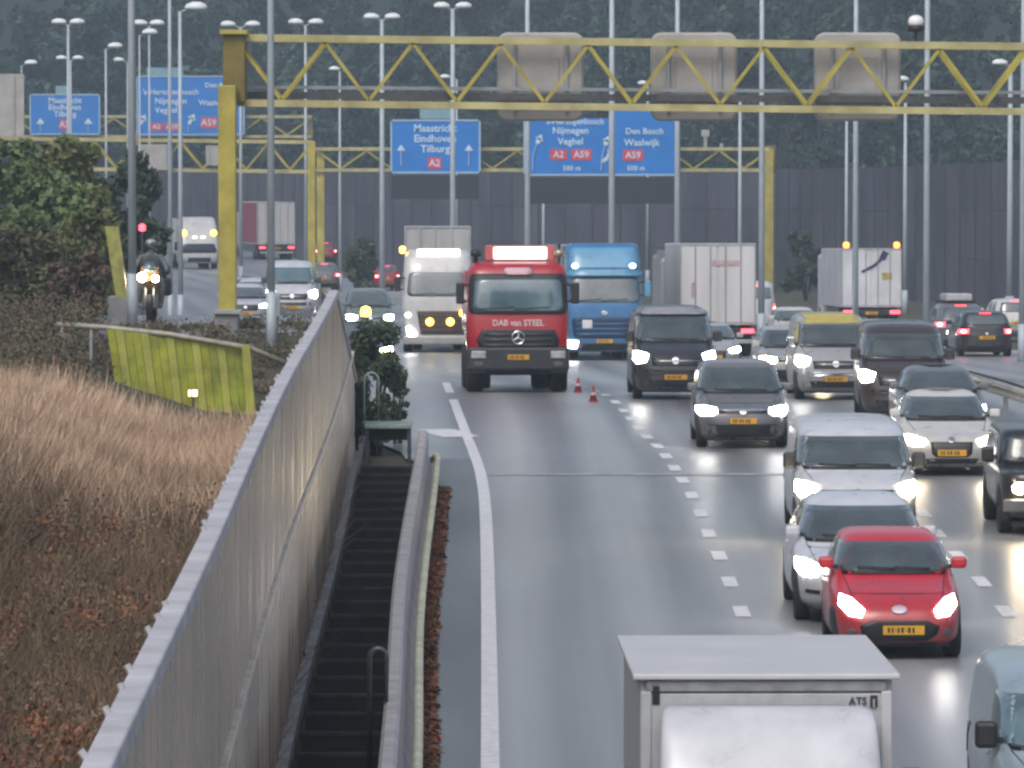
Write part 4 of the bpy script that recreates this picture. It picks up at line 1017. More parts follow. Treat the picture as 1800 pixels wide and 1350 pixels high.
def car(name, label, cat, x, d, kind, L, w, h, body, rear=False, lev=0, yaw=None, head=HEAD, tail=TAIL, style=None, plate_on=True, trim=None, roof=None, tyre_R=.315, glass=GLASS, badge=None, X=None):
    t = vplace(name, label, cat, x, d, L, lev, rear, yaw, X); hw = w / 2
    me, vs, fs = shell_mesh(L, hw, h, kind); sk = Skin(vs, fs, L)
    mesh_obj('body', me, body, t)
    rl, rw, rh, rows = PROF[kind]; sx, sy, sz = hw / rw, L / rl, h / rh
    st = style or kind
    def S2(p): return [(a * sx, b * sz) for a, b in p]
    def F(poly, nm, m, **k): return patch(sk, S2(poly), 'front', nm, m, t, **k)
    def Rr(poly, nm, m, **k): return patch(sk, S2(poly), 'rear', nm, m, t, **k)
    # glass
    wi = {'hatch': (.69, 1.01, 1.345, .13, .66), 'mpv': (.76, 1.08, 1.53, .10, .80), 'sedan': (.76, .97, 1.335, .14, .7), 'cross': (.80, 1.07, 1.47, .13, .78), 'van': (.84, 1.25, 1.74, .055, .9), 'suv': (.79, 1.12, 1.53, .11, .8), 'offroad': (.80, 1.25, 1.65, .06, .9)}[kind]
    front_open = (not rear) and glass is GLASS and d < 160
    if front_open:   # open the shell behind the windscreen and fit a dark cabin with seats
        bo = [c for c in t.children if c.name.startswith('body')][0].data; bm = bmesh.new(); bm.from_mesh(bo); kill = []
        for f in bm.faces:
            c = f.calc_center_median(); zz = c.z / sz
            if f.normal.y < -.1 and wi[1] + .05 < zz < wi[2] - .05 and c.y < L * .6:
                k = (zz - wi[1]) / (wi[2] - wi[1])
                if abs(c.x) / sx < wi[0] - wi[3] * k - .09: kill.append(f)
        bmesh.ops.delete(bm, geom=kill, context='FACES'); bm.to_mesh(bo); bm.free()
        yb = sk.hit(0, (wi[1] + .06) * sz, 'front')[0].y; zb_ = wi[1] * sz
        box('dashboard', (0, yb + .34, zb_ - .04), (w * .74, .5, .12), BLACK, t, .03)
        box('cabin_back', (0, yb + 2.0, (zb_ + wi[2] * sz) / 2 - .12), (w * .66, .05, (wi[2] - wi[1]) * sz * 1.0), CABIN, t)
        for s_ in (-1, 1):
            se = box('seat', (s_ * w * .2, yb + 1.15, zb_ - .08), (w * .25, .16, .5), SEATM, t, .05)
            box('headrest', (s_ * w * .2, yb + 1.17, zb_ + .26), (w * .13, .1, .17), SEATM, se, .04)
        box('rear_view_mirror', (0, sk.hit(0, (wi[2] - .1) * sz, 'front')[0].y + .12, (wi[2] - .09) * sz), (.22, .03, .06), BLACK, t, .01)
        ss_ = MB(); ss_.tube([(w * .2 + .17 * math.cos(a), yb + .62 + .05 * math.sin(a), zb_ + .0 + .16 * math.sin(a)) for a in np.linspace(0, 2 * math.pi, 17)], .014, 6, cap=False); ss_.build('steering_wheel', BLACK, t, True)
    F(rrect(-wi[0], wi[0], wi[1], wi[2], .07, wi[3]), 'windscreen', WSCREEN if front_open else glass, K=7, off=.010)
    F([(-wi[0] * .94, wi[1] - .03), (wi[0] * .94, wi[1] - .03), (wi[0] * .96, wi[1] + .015), (-wi[0] * .96, wi[1] + .015)], 'scuttle', BLACK, off=.013, K=3)
    for (p, q, r_) in ((-.55, .02, .05), (.02, .55, .05)):
        F([(p * wi[0] * 1.2, wi[1] + .03), (q * wi[0] * 1.2, wi[1] + .015), (q * wi[0] * 1.2, wi[1] + .035), (p * wi[0] * 1.2, wi[1] + .055)], 'wiper', BLACK, off=.02, K=2)
    ze = (wi[1] - (.26 if kind in ('hatch', 'cross') else .17))
    for s_ in (1, -1):
        p = [(s_ * wi[0] * .80, ze), (s_ * (wi[0] * .80 + .012), ze), (s_ * (wi[0] * .93 + .012), wi[1] - .035), (s_ * wi[0] * .93, wi[1] - .035)]
        F(p if s_ > 0 else p[::-1], 'bonnet_seam', BLACK, off=.005, K=3, maxseg=.04)
    # side glass
    gb, gt = wi[1] + .02, wi[2] + .0
    ya0, ya1 = {'hatch': (1.3, 2.95), 'mpv': (1.3, 4.0), 'sedan': (1.6, 3.6), 'cross': (1.4, 3.8), 'van': (1.0, 2.0), 'suv': (1.4, 3.9), 'offroad': (1.5, 4.0)}[kind]
    lean = (wi[2] - wi[1]) * (1.35 if kind not in ('van', 'offroad') else .95)
    mid = (ya0 + ya1) / 2 + .15
    for sd in ('left', 'right'):
        segs = [[(ya0 + .05, gb), (mid - .05, gb), (mid - .05, gt), (ya0 + lean * .95, gt)], [(mid + .05, gb), (ya1, gb), (ya1 - .25, gt), (mid + .05, gt)]] if kind != 'van' else [[(ya0, gb), (ya1, gb), (ya1, gt), (ya0 + lean * .85, gt)]]
        for sg in segs: patch(sk, [(a * sy, b * sz) for a, b in sg], sd, 'side_window', glass, t, K=4)
        for yy in (.19 * L, .80 * L):
            patch(sk, [(yy + (tyre_R + .06) * math.cos(a), max(tyre_R + (tyre_R + .06) * math.sin(a), .2 * sz)) for a in np.linspace(-.3, math.pi + .3, 16)], sd, 'wheel_arch', BLACK, t, off=.004, K=3)
        patch(sk, [(ya0 * sy - .25, .3 * sz), (mid * sy, .3 * sz), (mid * sy, .32 * sz), (ya0 * sy - .25, .32 * sz)], sd, 'door_seam', BLACK, t, off=.004, K=2)
        sgn = -1 if sd == 'left' else 1
        for yy, zz in ((mid * sy * .98, (wi[1] - .14) * sz),):
            hh = sk.hit(yy, zz, sd)
            if hh: box('door_handle', hh[0] + Vector((sgn * .02, 0, 0)), (.03, .17, .035), body, t, .008)
        # mirror
        my, mz = (ya0 + .12) * sy, (wi[1] + .05) * sz; hh = sk.hit(my, mz, sd)
        if hh:
            bx_ = hh[0].x; mm = trim if (trim and kind in ('van', 'offroad')) else body
            if kind == 'van' and trim is None: mm = BLACK
            s2 = (.20, .11, .15) if kind not in ('van', 'offroad') else (.21, .13, .25)
            mr = box('mirror', (bx_ + sgn * (.06 + s2[0] / 2), my - .02, mz + .05), s2, mm, t, .04)
            MB().bar((bx_ - sgn * .02, my, mz - .02), (bx_ + sgn * .12, my - .01, mz + .02), .05, .05).build('mirror_arm', BLACK, mr)
    for yy in (.19 * L, .80 * L):
        for sgn in (-1, 1): wheel(t, sgn * (hw - .135), yy, tyre_R, .215, sgn)
    box('underbody', (0, L / 2, .2 * sz), (w * .78, L * .86, .08), BLACK, t)
    fr = lambda x_, z_: sk.hit(x_ * sx, z_ * sz, 'front')[0]
    rr_ = lambda x_, z_: sk.hit(x_ * sx, z_ * sz, 'rear')[0]
    # front end
    def lamps(poly, m, nm='headlight', frame=None, inner=None):
        for s in (0, 1):
            pp = poly if s == 0 else mirror(poly)
            if frame: F(frame if s == 0 else mirror(frame), 'lamp_housing', HEADOFF, off=.006)
            o = F(pp, nm, m, off=.014)
    if not rear or True:
        if st == 'hatch':
            lamps([(.43, .62), (.58, .74), (.71, .775), (.735, .66), (.62, .55), (.47, .535)], head)
            F([(-.34, .50), (.34, .50), (.50, .43), (.47, .33), (.34, .25), (-.34, .25), (-.47, .33), (-.50, .43)], 'grille', DARKG, off=.006)
            F([(-.52, .235), (.52, .235), (.42, .175), (-.42, .175)], 'lower_intake', BLACK, off=.005, K=3)
            F(ell(0, .625, .10, .045), 'badge', mat('badge_pale', (.62, .50, .56), .3, .3, var=.1), off=.015)
            lamps([(.52, .36), (.60, .40), (.66, .36), (.6, .30)], GREYP, 'fog_lamp')
            F([(-.60, .795), (.60, .795), (.60, .803), (-.60, .803)], 'bonnet_seam', BLACK, off=.003, K=2)
        elif st == 'mpv':
            lamps([(.50, .80), (.72, .84), (.865, .82), (.87, .72), (.80, .65), (.56, .67), (.49, .72)], head)
            F([(-.47, .80), (.47, .80), (.46, .755), (-.46, .755)], 'grille_bar', CHROME, off=.012, K=3)
            F([(-.47, .752), (.47, .752), (.47, .70), (-.47, .70)], 'grille', DARKG, off=.008, K=3)
            F(ell(0, .745, .075, .075), 'badge', CHROME, off=.02)
            F([(-.82, .50), (.82, .50), (.80, .30), (.6, .24), (-.6, .24), (-.80, .30)], 'lower_grille', DARKG, off=.006, K=5)
            lamps(ell(.68, .40, .07, .06, 10), GREYP, 'fog_lamp')
            F([(-.7, .895), (.7, .895), (.7, .905), (-.7, .905)], 'bonnet_seam', BLACK, off=.003, K=2)
        elif st == 'sedan':
            lamps([(.46, .66), (.70, .73), (.83, .73), (.84, .63), (.72, .57), (.50, .57)], head)
            F([(-.38, .63), (.38, .63), (.36, .42), (.28, .36), (-.28, .36), (-.36, .42)], 'grille', DARKG, off=.008)
            F([(-.70, .34), (.70, .34), (.62, .24), (-.62, .24)], 'lower_intake', DARKG, off=.006, K=3)
            F(ell(0, .66, .055, .05), 'badge', CHROME, off=.015)
            lamps(ell(.66, .36, .05, .045, 10), HEADOFF, 'fog_lamp')
        elif st == 'cross':
            lamps([(.58, .79), (.80, .86), (.905, .85), (.91, .72), (.83, .64), (.66, .66)], head)
            F([(-.55, .38), (.55, .38), (.50, .29), (-.50, .29)], 'lower_intake', DARKG, off=.006, K=3)
            lamps([(.62, .475), (.80, .485), (.80, .435), (.62, .425)], DARKG, 'air_slot')
            F(ell(0, .75, .04, .05), 'badge', CHROME, off=.015)
            F([(-.72, .98), (.72, .98), (.72, .988), (-.72, .988)], 'bonnet_seam', GREYP, off=.003, K=2)
        elif st == 'van':
            lamps([(.60, .98), (.80, 1.04), (.91, 1.03), (.925, .86), (.86, .78), (.66, .82)], head)
            F([(-.56, .92), (.56, .92), (.52, .74), (-.52, .74)], 'grille', DARKG, off=.008, K=4)
            F([(-.50, .855), (.50, .855), (.50, .835), (-.50, .835)], 'grille_bar', CHROME if trim else GREYP, off=.014, K=2)
            F(ell(0, .845, .085, .085), 'badge', CHROME, off=.024)
            F([(-.80, .46), (.80, .46), (.76, .30), (-.76, .30)], 'lower_grille', DARKG, off=.006, K=4)
            F([(-.90, .66), (.90, .66), (.88, .56), (-.88, .56)], 'bumper_strip', GREYP if trim is None else trim, off=.01, K=4)
        elif st == 'suv':
            lamps([(.52, .84), (.75, .90), (.88, .88), (.88, .78), (.72, .74), (.54, .76)], head)
            F([(-.48, .86), (.48, .86), (.44, .62), (-.44, .62)], 'grille', DARKG, off=.008)
            F(ell(0, .75, .07, .07), 'badge', CHROME, off=.02)
            F([(-.78, .48), (.78, .48), (.7, .32), (-.7, .32)], 'lower_grille', DARKG, off=.006, K=4)
        elif st == 'offroad':
            lamps(ell(.62, .86, .105, .105), head); lamps(ell(.64, .56, .075, .06, 12), head, 'fog_lamp')
            F([(-.46, 1.0), (.46, 1.0), (.46, .74), (-.46, .74)], 'grille', DARKG, off=.008)
            for k in range(-3, 4): F([(k * .12 - .018, .98), (k * .12 + .018, .98), (k * .12 + .018, .76), (k * .12 - .018, .76)], 'grille_bar', GREYP, off=.02, K=2)
            box('front_bumper', (0, -.06, .56 * sz), (w * .96, .2, .2), GREYP, t, .03)
        if plate_on and not rear:
            zp = {'hatch': .385, 'mpv': .56, 'sedan': .44, 'cross': .40, 'van': .50, 'suv': .52, 'offroad': .56}[st]
            p = fr(0, zp); plate(t, .05 if st == 'hatch' else 0, p.y - (.02 if st != 'offroad' else .18), zp * sz, -1)
        if kind in ('van', 'mpv', 'suv') and st != 'offroad':
            for s in (-1, 1): pass
    # rear end
    tl = {'hatch': [(.60, .98), (.76, .96), (.80, .70), (.62, .66)], 'mpv': [(.66, 1.05), (.82, 1.03), (.88, .80), (.66, .78)], 'sedan': [(.50, .86), (.82, .86), (.86, .72), (.52, .70)], 'cross': [(.48, .98), (.86, .98), (.9, .84), (.52, .82)],
          'van': [(.84, 1.15), (.93, 1.15), (.94, .80), (.85, .80)], 'suv': [(.58, 1.02), (.86, 1.0), (.90, .84), (.60, .84)], 'offroad': [(.72, .95), (.84, .95), (.84, .72), (.72, .72)]}[kind]
    for s in (0, 1):
        Rr(tl if s == 0 else mirror(tl), 'tail_light', tail if rear else TAILOFF, off=.014)
        if rear:
            cx = sum(p[0] for p in tl) / 4 * (1 if s == 0 else -1); cz = sum(p[1] for p in tl) / 4
            Rr(ell(cx, cz, .075, .065, 10), 'brake_lamp', TAILC, off=.03)
    if rear:
        Rr(rrect(-wi[0] * .86, wi[0] * .86, wi[1] + .06, wi[2] - .02, .07, wi[3] * .7), 'rear_window', glass, K=6)
        Rr([(-.6 * rw, .58), (.6 * rw, .58), (.6 * rw, .566), (-.6 * rw, .566)], 'tailgate_seam', BLACK, off=.004, K=2)
        Rr([(-.85 * rw, .42), (.85 * rw, .42), (.8 * rw, .26), (-.8 * rw, .26)], 'rear_bumper', BLACK if kind in ('suv', 'hatch') else GREYP, off=.012, K=4)
        zp = .70 if kind not in ('sedan',) else .62
        p = rr_(0, zp); plate(t, 0, p.y + .015, zp * sz, 1)
        Rr(ell(0, zp + .14, .05, .05, 10), 'badge', CHROME, off=.012)
        Rr([(-.2, wi[2] + .03), (.2, wi[2] + .03), (.2, wi[2] + .05), (-.2, wi[2] + .05)], 'high_brake_light', tail, off=.01, K=2)
    if roof: roof(t, sk, sx, sy, sz)
    return t, sk

CABIN = mat('cabin_grey', (.10, .105, .11), .8, 0, var=.3, vscale=3); SEATM = mat('seat_dark', (.03, .031, .034), .8, 0, var=.2)
RED = paint('red', (0.50, 0.018, 0.035)); WHITE = paint('white', (0.54, 0.56, 0.60)); DKGREY = paint('dark_grey', (0.030, 0.032, 0.038)); GREY = paint('grey', (0.13, 0.135, 0.15))
SILVER = paint('silver', (0.36, 0.37, 0.38), ); BLACKP = paint('black', (0.012, 0.012, 0.016)); BROWN = paint('dark_brown', (0.045, 0.030, 0.026)); PALEBL = paint('pale_blue_grey', (0.26, 0.325, 0.37))
DULLRED = paint('dull_red', (0.32, 0.03, 0.045)); GREENG = paint('green_grey', (0.16, 0.20, 0.18)); WPEARL = paint('pearl', (0.58, 0.565, 0.55))

car('hatchback_car', 'small red hatchback with yellow number plate and wide dark grille, nearest car', 'car', 1583, 71.3, 'hatch', 3.62, 1.67, 1.50, RED, tyre_R=.29)
car('crossover_car', 'white grille-less car tailgating the small red hatchback', 'car', 1526, 75.9, 'cross', 4.7, 1.93, 1.60, WHITE, head=HEAD, plate_on=False, tyre_R=.35)
car('van', 'white van with black mirrors behind the white grille-less car', 'van', 1509, 88.5, 'van', 4.9, 1.95, 1.80, WHITE, head=HEADW, trim=None)
car('mpv_car', 'dark grey people carrier with both headlights lit, middle lane', 'car', 1307, 111, 'mpv', 4.4, 1.84, 1.64, GREY, trim=None)
car('offroad_car', 'dark off-road car with round headlights cut by the right edge', 'car', 1862, 90, 'offroad', 4.3, 1.84, 1.62, BLACKP, head=HEADW, tyre_R=.38)
car('sedan_car', 'white car with glaring warm headlights in the right oncoming lane', 'car', 1674, 103, 'sedan', 4.6, 1.84, 1.46, WPEARL, head=HEADW)
car('sedan_car', 'grey car showing only its roof and windscreen behind the glaring white car', 'car', 1664, 113, 'sedan', 4.6, 1.82, 1.46, GREY)
car('van', 'dark brown van with big windscreen right of the yellow roofed van', 'van', 1590, 121, 'van', 4.95, 1.94, 2.06, BROWN, yaw=-.03, trim=BLACK)
def rack(t, sk, sx, sy, sz):
    m = mat('paint_yellow_roof', (0.50, 0.42, 0.10), .4, 0, var=.1, coat=.4)
    patch(sk, [(a * sx, b * sy) for a, b in ((-.62, 1.75), (.62, 1.75), (.66, 2.4), (.66, 4.6), (-.66, 4.6), (-.66, 2.4))], 'top', 'roof_panel', m, t, off=.02, K=5)
    patch(sk, [(a * sx, b * sz) for a, b in ((-.80, 1.765), (.80, 1.765), (.74, 1.92), (-.74, 1.92))], 'front', 'roof_front', m, t, off=.015, K=5)
    for s in (0, 1):
        p = [(.862, 1.20), (.93, 1.20), (.84, 1.80), (.775, 1.80)]; patch(sk, [(a * sx, b * sz) for a, b in (p if s == 0 else mirror(p))], 'front', 'pillar', m, t, off=.015, K=3)
car('van', 'silver fronted van with yellow roof and pillars in the right lane', 'van', 1470, 131, 'van', 4.5, 1.86, 1.92, SILVER, roof=rack, trim=CHROME)
car('van', 'black van with grey roof visor and bright headlights beside the blue truck', 'van', 1188, 131, 'van', 5.2, 1.96, 2.10, DKGREY, roof=lambda t, sk, sx, sy, sz: patch(sk, [(a * sx, b * sz) for a, b in ((-.83, 1.79), (.83, 1.79), (.78, 1.935), (-.78, 1.935))], 'front', 'roof_visor', mat('visor_grey', (.30, .31, .34), .45, 0, var=.15), t, off=.03, K=5), trim=BLACK)
car('van', 'pale blue grey van cut by the bottom right corner', 'van', 1950, 51.5, 'van', 4.9, 1.94, 1.72, PALEBL, head=HEADOFF, glass=GLASSB, trim=BLACK)
car('hatchback_car', 'pale silver car with one glaring headlight behind the dark people carrier', 'car', 1400, 142, 'mpv', 4.2, 1.78, 1.55, SILVER, head=HEADW)
car('sedan_car', 'silver car mostly hidden behind the black van, right headlight showing', 'car', 1254, 165, 'sedan', 4.4, 1.8, 1.45, SILVER)
car('sedan_car', 'pale car roof showing between white van and yellow roofed van', 'car', 1408, 200, 'hatch', 4.0, 1.74, 1.47, WPEARL)
# going away
car('suv_car', 'black hatchback seen from behind with red brake lights at the right', 'car', 1735, 188, 'suv', 4.2, 1.84, 1.52, BLACKP, rear=True)
def bar_roof(t, sk, sx, sy, sz):
    bb = box('roof_box', (0, 2.9, 1.86), (.95, 1.5, .26), mat('roof_box_grey', (.4, .42, .43), .5, 0), t, .06)
    for yy in (2.3, 3.4): box('roof_bar', (0, yy, 1.70), (1.25, .05, .08), BLACK, t)
car('suv_car', 'grey estate with roof box seen from behind, left of the black hatchback', 'car', 1692, 197, 'suv', 4.6, 1.86, 1.68, GREY, rear=True, roof=bar_roof)
car('sedan_car', 'pale silver car beyond the black hatchback near the right edge', 'car', 1788, 216, 'mpv', 4.4, 1.8, 1.6, WPEARL, rear=True)
car('van', 'small white van seen from behind with red lights right of the white lorry', 'van', 1326, 228, 'van', 4.6, 1.86, 2.2, WHITE, rear=True)
car('suv_car', 'dark red lit car seen from behind just right of the black van', 'car', 1250, 214, 'suv', 4.2, 1.78, 1.5, DKGREY, rear=True)
car('hatchback_car', 'red car seen from behind left of the white truck cab', 'car', 682, 388, 'suv', 4.2, 1.85, 1.75, DULLRED, rear=True)
car('hatchback_car', 'distant dark red car seen from behind beside the red trailer', 'car', 575, 470, 'suv', 4.2, 1.9, 1.7, DULLRED, rear=True, lev=.6)
car('hatchback_car', 'small dark car seen from behind above the end of the noise barrier', 'car', 572, 318, 'suv', 4.2, 1.8, 1.55, GREY, rear=True, lev=1.0)
# side road, coming
car('hatchback_car', 'small white car with bright headlights left of the side road van', 'car', 453, 229, 'hatch', 3.8, 1.7, 1.5, WHITE, lev=1.93)
car('van', 'white van with dark windscreen and round lights on the side road', 'van', 514, 213, 'van', 5.2, 1.98, 2.35, WHITE, lev=1.93, trim=DKGREY, glass=GLASSB, X=XD(514, 213))
car('hatchback_car', 'white car half hidden by the yellow column on the side road', 'car', 432, 205, 'suv', 4.2, 1.78, 1.52, WHITE, lev=1.93, head=HEAD)
car('sedan_car', 'far grey car with lit headlights behind the side road van', 'car', 436, 240, 'sedan', 4.4, 1.8, 1.45, SILVER, lev=1.93)
# by the bush
car('sedan_car', 'green grey car behind the bush, pale roof edge showing', 'car', 652, 215, 'mpv', 4.3, 1.84, 2.0, GREENG)
car('sedan_car', 'dark car behind the bush with warm headlights', 'car', 640, 165, 'sedan', 4.4, 1.8, 1.45, BLACKP, head=HEADW)
fl = thing('beacon_lamp', 'amber flashing lamp on a short mast above the bush', 'lamp', PX(643, 562, 140))
MB().tube([(0, 0, -1.9), (0, 0, .1)], .03, 6).build('mast', DSTEEL, fl)
lathe([(.03, .08), (.12, .1), (.13, .2), (.1, .3), (.02, .33)], 12).build('lens', AMBER, fl, True)

# ------------------------------------------------------------------ trucks
def prism_shell(rows, NR=88):
    """rows: z, front y, rear y, half width, exponent"""
    vs, fs = [], []
    for (z, yf, yr, w, n) in rows:
        yc, b = (yf + yr) / 2, (yr - yf) / 2
        for k in range(NR):
            a = 2 * math.pi * (k + .5) / NR; c, s = math.cos(a), math.sin(a); g = abs(math.atan2(abs(s) , abs(c)) / (math.pi / 4))
            q = g if g <= 1 else 2 - g; q = 1 - (1 - q) ** 1.8; q = q if g <= 1 else 2 - q; a2 = q * math.pi / 4
            c, s = math.copysign(math.cos(a2), c), math.copysign(math.sin(a2), s)
            r = (abs(c) ** n + abs(s) ** n) ** (-1 / n); vs.append((w * r * c, yc + b * r * s, z))
    m = len(rows)
    for j in range(m - 1):
        for k in range(NR): fs.append([j * NR + k, j * NR + (k + 1) % NR, (j + 1) * NR + (k + 1) % NR, (j + 1) * NR + k])
    fs.append([k for k in range(NR)][::-1]); fs.append([(m - 1) * NR + k for k in range(NR)])
    return vs, fs
def dens(rows, k=5):
    idx = list(range(len(rows))); f = [pchip(idx, [r[i] for r in rows]) for i in range(5)]
    return [tuple(g(t) for g in f) for t in np.linspace(0, len(rows) - 1, (len(rows) - 1) * k + 1)]
def cargo(t, y0, L, w, z0, z1, m, doors=True, ribs=0, edge=STEEL):
    box('cargo_box', (0, y0 + L / 2, (z0 + z1) / 2), (w, L, z1 - z0), m, t, .03)
    for s in (-1, 1):
        box('corner_post', (s * (w / 2 - .03), y0 - .005, (z0 + z1) / 2), (.07, .05, z1 - z0 - .06), edge, t, .01)
    box('top_rail', (0, y0 - .005, z1 - .04), (w - .1, .05, .08), edge, t, .01); box('bottom_rail', (0, y0 + .02, z0 + .05), (w, .08, .12), edge, t, .01)
    for s in (-1, 1): box('side_skirt', (s * (w / 2 - .04), y0 + L * .55, z0 - .28), (.05, L * .5, .5), GREYP, t, .01)
def truck_cab(t, rows, body, sk_feat):
    vs, fs = prism_shell(dens(rows)); o = from_py('cab', vs, fs, body, t, True); sk = Skin(vs, fs, 2.6); sk_feat(sk, t); return sk
def axle(t, y, w, R=.5, dual=False, wd=.31):
    for s in (-1, 1):
        wheel(t, s * (w / 2 - wd / 2 - .01), y, R, wd, s)
        if dual: wheel(t, s * (w / 2 - wd * 1.6), y, R, wd, s)
def big_mirrors(t, w, y, z, m=BLACK):
    for s in (-1, 1):
        mr = box('mirror', (s * (w / 2 + .17), y, z), (.20, .14, .52), m, t, .04); box('mirror_arm', (s * (w / 2 + .02), y + .05, z + .2), (.18, .05, .05), BLACK, mr); box('mirror_arm', (s * (w / 2 + .02), y + .05, z - .2), (.18, .05, .05), BLACK, mr)

# red construction truck, three axles, high chassis
t = vplace('truck', 'red construction truck with lit white roof sign and pale lettering, left lane', 'truck', 911, 137, 8, 0, False, yaw=.03)
rows = [(.92, .16, 2.2, 1.16, 9), (1.05, .03, 2.3, 1.22, 8), (1.35, 0, 2.3, 1.24, 8), (1.75, .02, 2.3, 1.24, 8), (2.0, .06, 2.3, 1.235, 8), (2.7, .20, 2.3, 1.20, 8), (2.95, .30, 2.3, 1.17, 8), (3.08, .42, 2.2, 1.12, 7), (3.16, .62, 2.1, .98, 6)]
def f_red(sk, t):
    F = lambda p, n, m, **k: patch(sk, p, 'front', n, m, t, **k)
    F(rrect(-1.17, 1.17, 1.90, 2.86, .10, .03), 'windscreen_frame', BLACK, off=.035, K=10, maxseg=.08)
    F(rrect(-1.06, 1.06, 1.96, 2.72, .10, .04), 'windscreen', GLASSB, off=.055, K=8, maxseg=.1)
    F(rrect(-.33, .33, 2.82, 2.98, .06), 'visor_plate', mat('visor_pink', (.62, .38, .44), .4, 0), off=.07, K=3)
    for a, b in ((-.95, -.1), (-.1, .75)): F([(a, 1.99), (b, 2.04), (b, 2.065), (a, 2.02)], 'wiper', BLACK, off=.075, K=2)
    F([(-.88, 1.52), (.88, 1.52), (1.0, 1.26), (.92, 1.0), (-.92, 1.0), (-1.0, 1.26)], 'grille', BLACK, off=.012, K=7)
    for z in (1.42, 1.29, 1.16): F([(-.82, z + .025), (.82, z + .025), (.82, z - .025), (-.82, z - .025)], 'grille_bar', mat('bar_slate', (.055, .06, .07), .4, 0), off=.04, K=2)
    ring = []; n = 28
    p = sk.hit(0, 1.33, 'front')[0]; m = MB()
    for k in range(n): a = 2 * math.pi * k / n; ring.append(Vector((.15 * math.cos(a), p.y - .07, 1.33 + .15 * math.sin(a))))
    m.tube(ring + [ring[0]], .018, 6)
    for k in range(3): a = math.pi / 2 + k * 2 * math.pi / 3; m.tube([Vector((0, p.y - .07, 1.33)), Vector((.15 * math.cos(a), p.y - .07, 1.33 + .15 * math.sin(a)))], .028, 6, .01)
    m.build('badge', CHROME, t)
    text('lettering', 'DAB van STEEL', .21, mat('letter_pink', (.72, .48, .52), .5, 0), t, (0, sk.hit(0, 1.68, 'front')[0].y - .03, 1.68), bold=.03, sx=.92)
truck_cab(t, rows, paint('truck_red', (0.38, 0.014, 0.026)), f_red)
box('bumper', (0, .05, .82), (2.46, .34, .56), mat('bumper_grey', (.026, .030, .034), .5, 0, var=.2), t, .06)
for s in (-1, 1):
    box('headlight', (s * .96, -.13, .92), (.36, .05, .18), HEADOFF, t, .02)
    box('fog_lamp', (s * .96, -.13, .70), (.22, .04, .1), GREYP, t, .01)
    box('step', (s * 1.0, .1, .52), (.4, .3, .1), BLACK, t, .02)
plate(t, 0, -.135, .86, -1, w=.52, h=.12)
rs = box('roof_sign', (.08, 1.0, 3.37), (1.30, .22, .30), SIGNLIT, t, .04); box('sign_frame', (.08, 1.06, 3.37), (1.72, .2, .38), mat('sign_red_frame', (.5, .12, .12), .5, 0), rs, .03)
for x_, m in ((-1.0, BLACK), (1.02, mat('horn_brass', (.4, .36, .26), .35, .5))): lathe([(.05, 3.14), (.05, 3.28), (.13, 3.3), (.13, 3.42), (.05, 3.46)], 12).build('roof_horn', m, t, True, loc=(x_, .9, 0))
MB().tube([(1.05, 1.5, 3.1), (1.05, 1.5, 3.6)], .03, 6).build('aerial', BLACK, t)
box('tipper_body', (0, 5.3, 2.2), (2.4, 5.0, 1.5), paint('truck_red', (0.38, 0.014, 0.026)), t, .05)
box('chassis', (0, 4.2, .8), (.9, 7.6, .3), BLACK, t)
box('front_axle', (0, 1.35, .5), (1.7, .2, .2), BLACK, t); box('mudguards', (0, 1.35, 1.02), (2.40, 1.2, .12), BLACK, t, .03)
for s in (-1, 1): box('mudflap', (s * .85, .55, .72), (.6, .06, .5), BLACK, t)
axle(t, 1.35, 2.46, .53, wd=.40); axle(t, 5.3, 2.46, .53, True, .33); axle(t, 6.7, 2.46, .53, True, .33)
big_mirrors(t, 2.44, .35, 2.4)

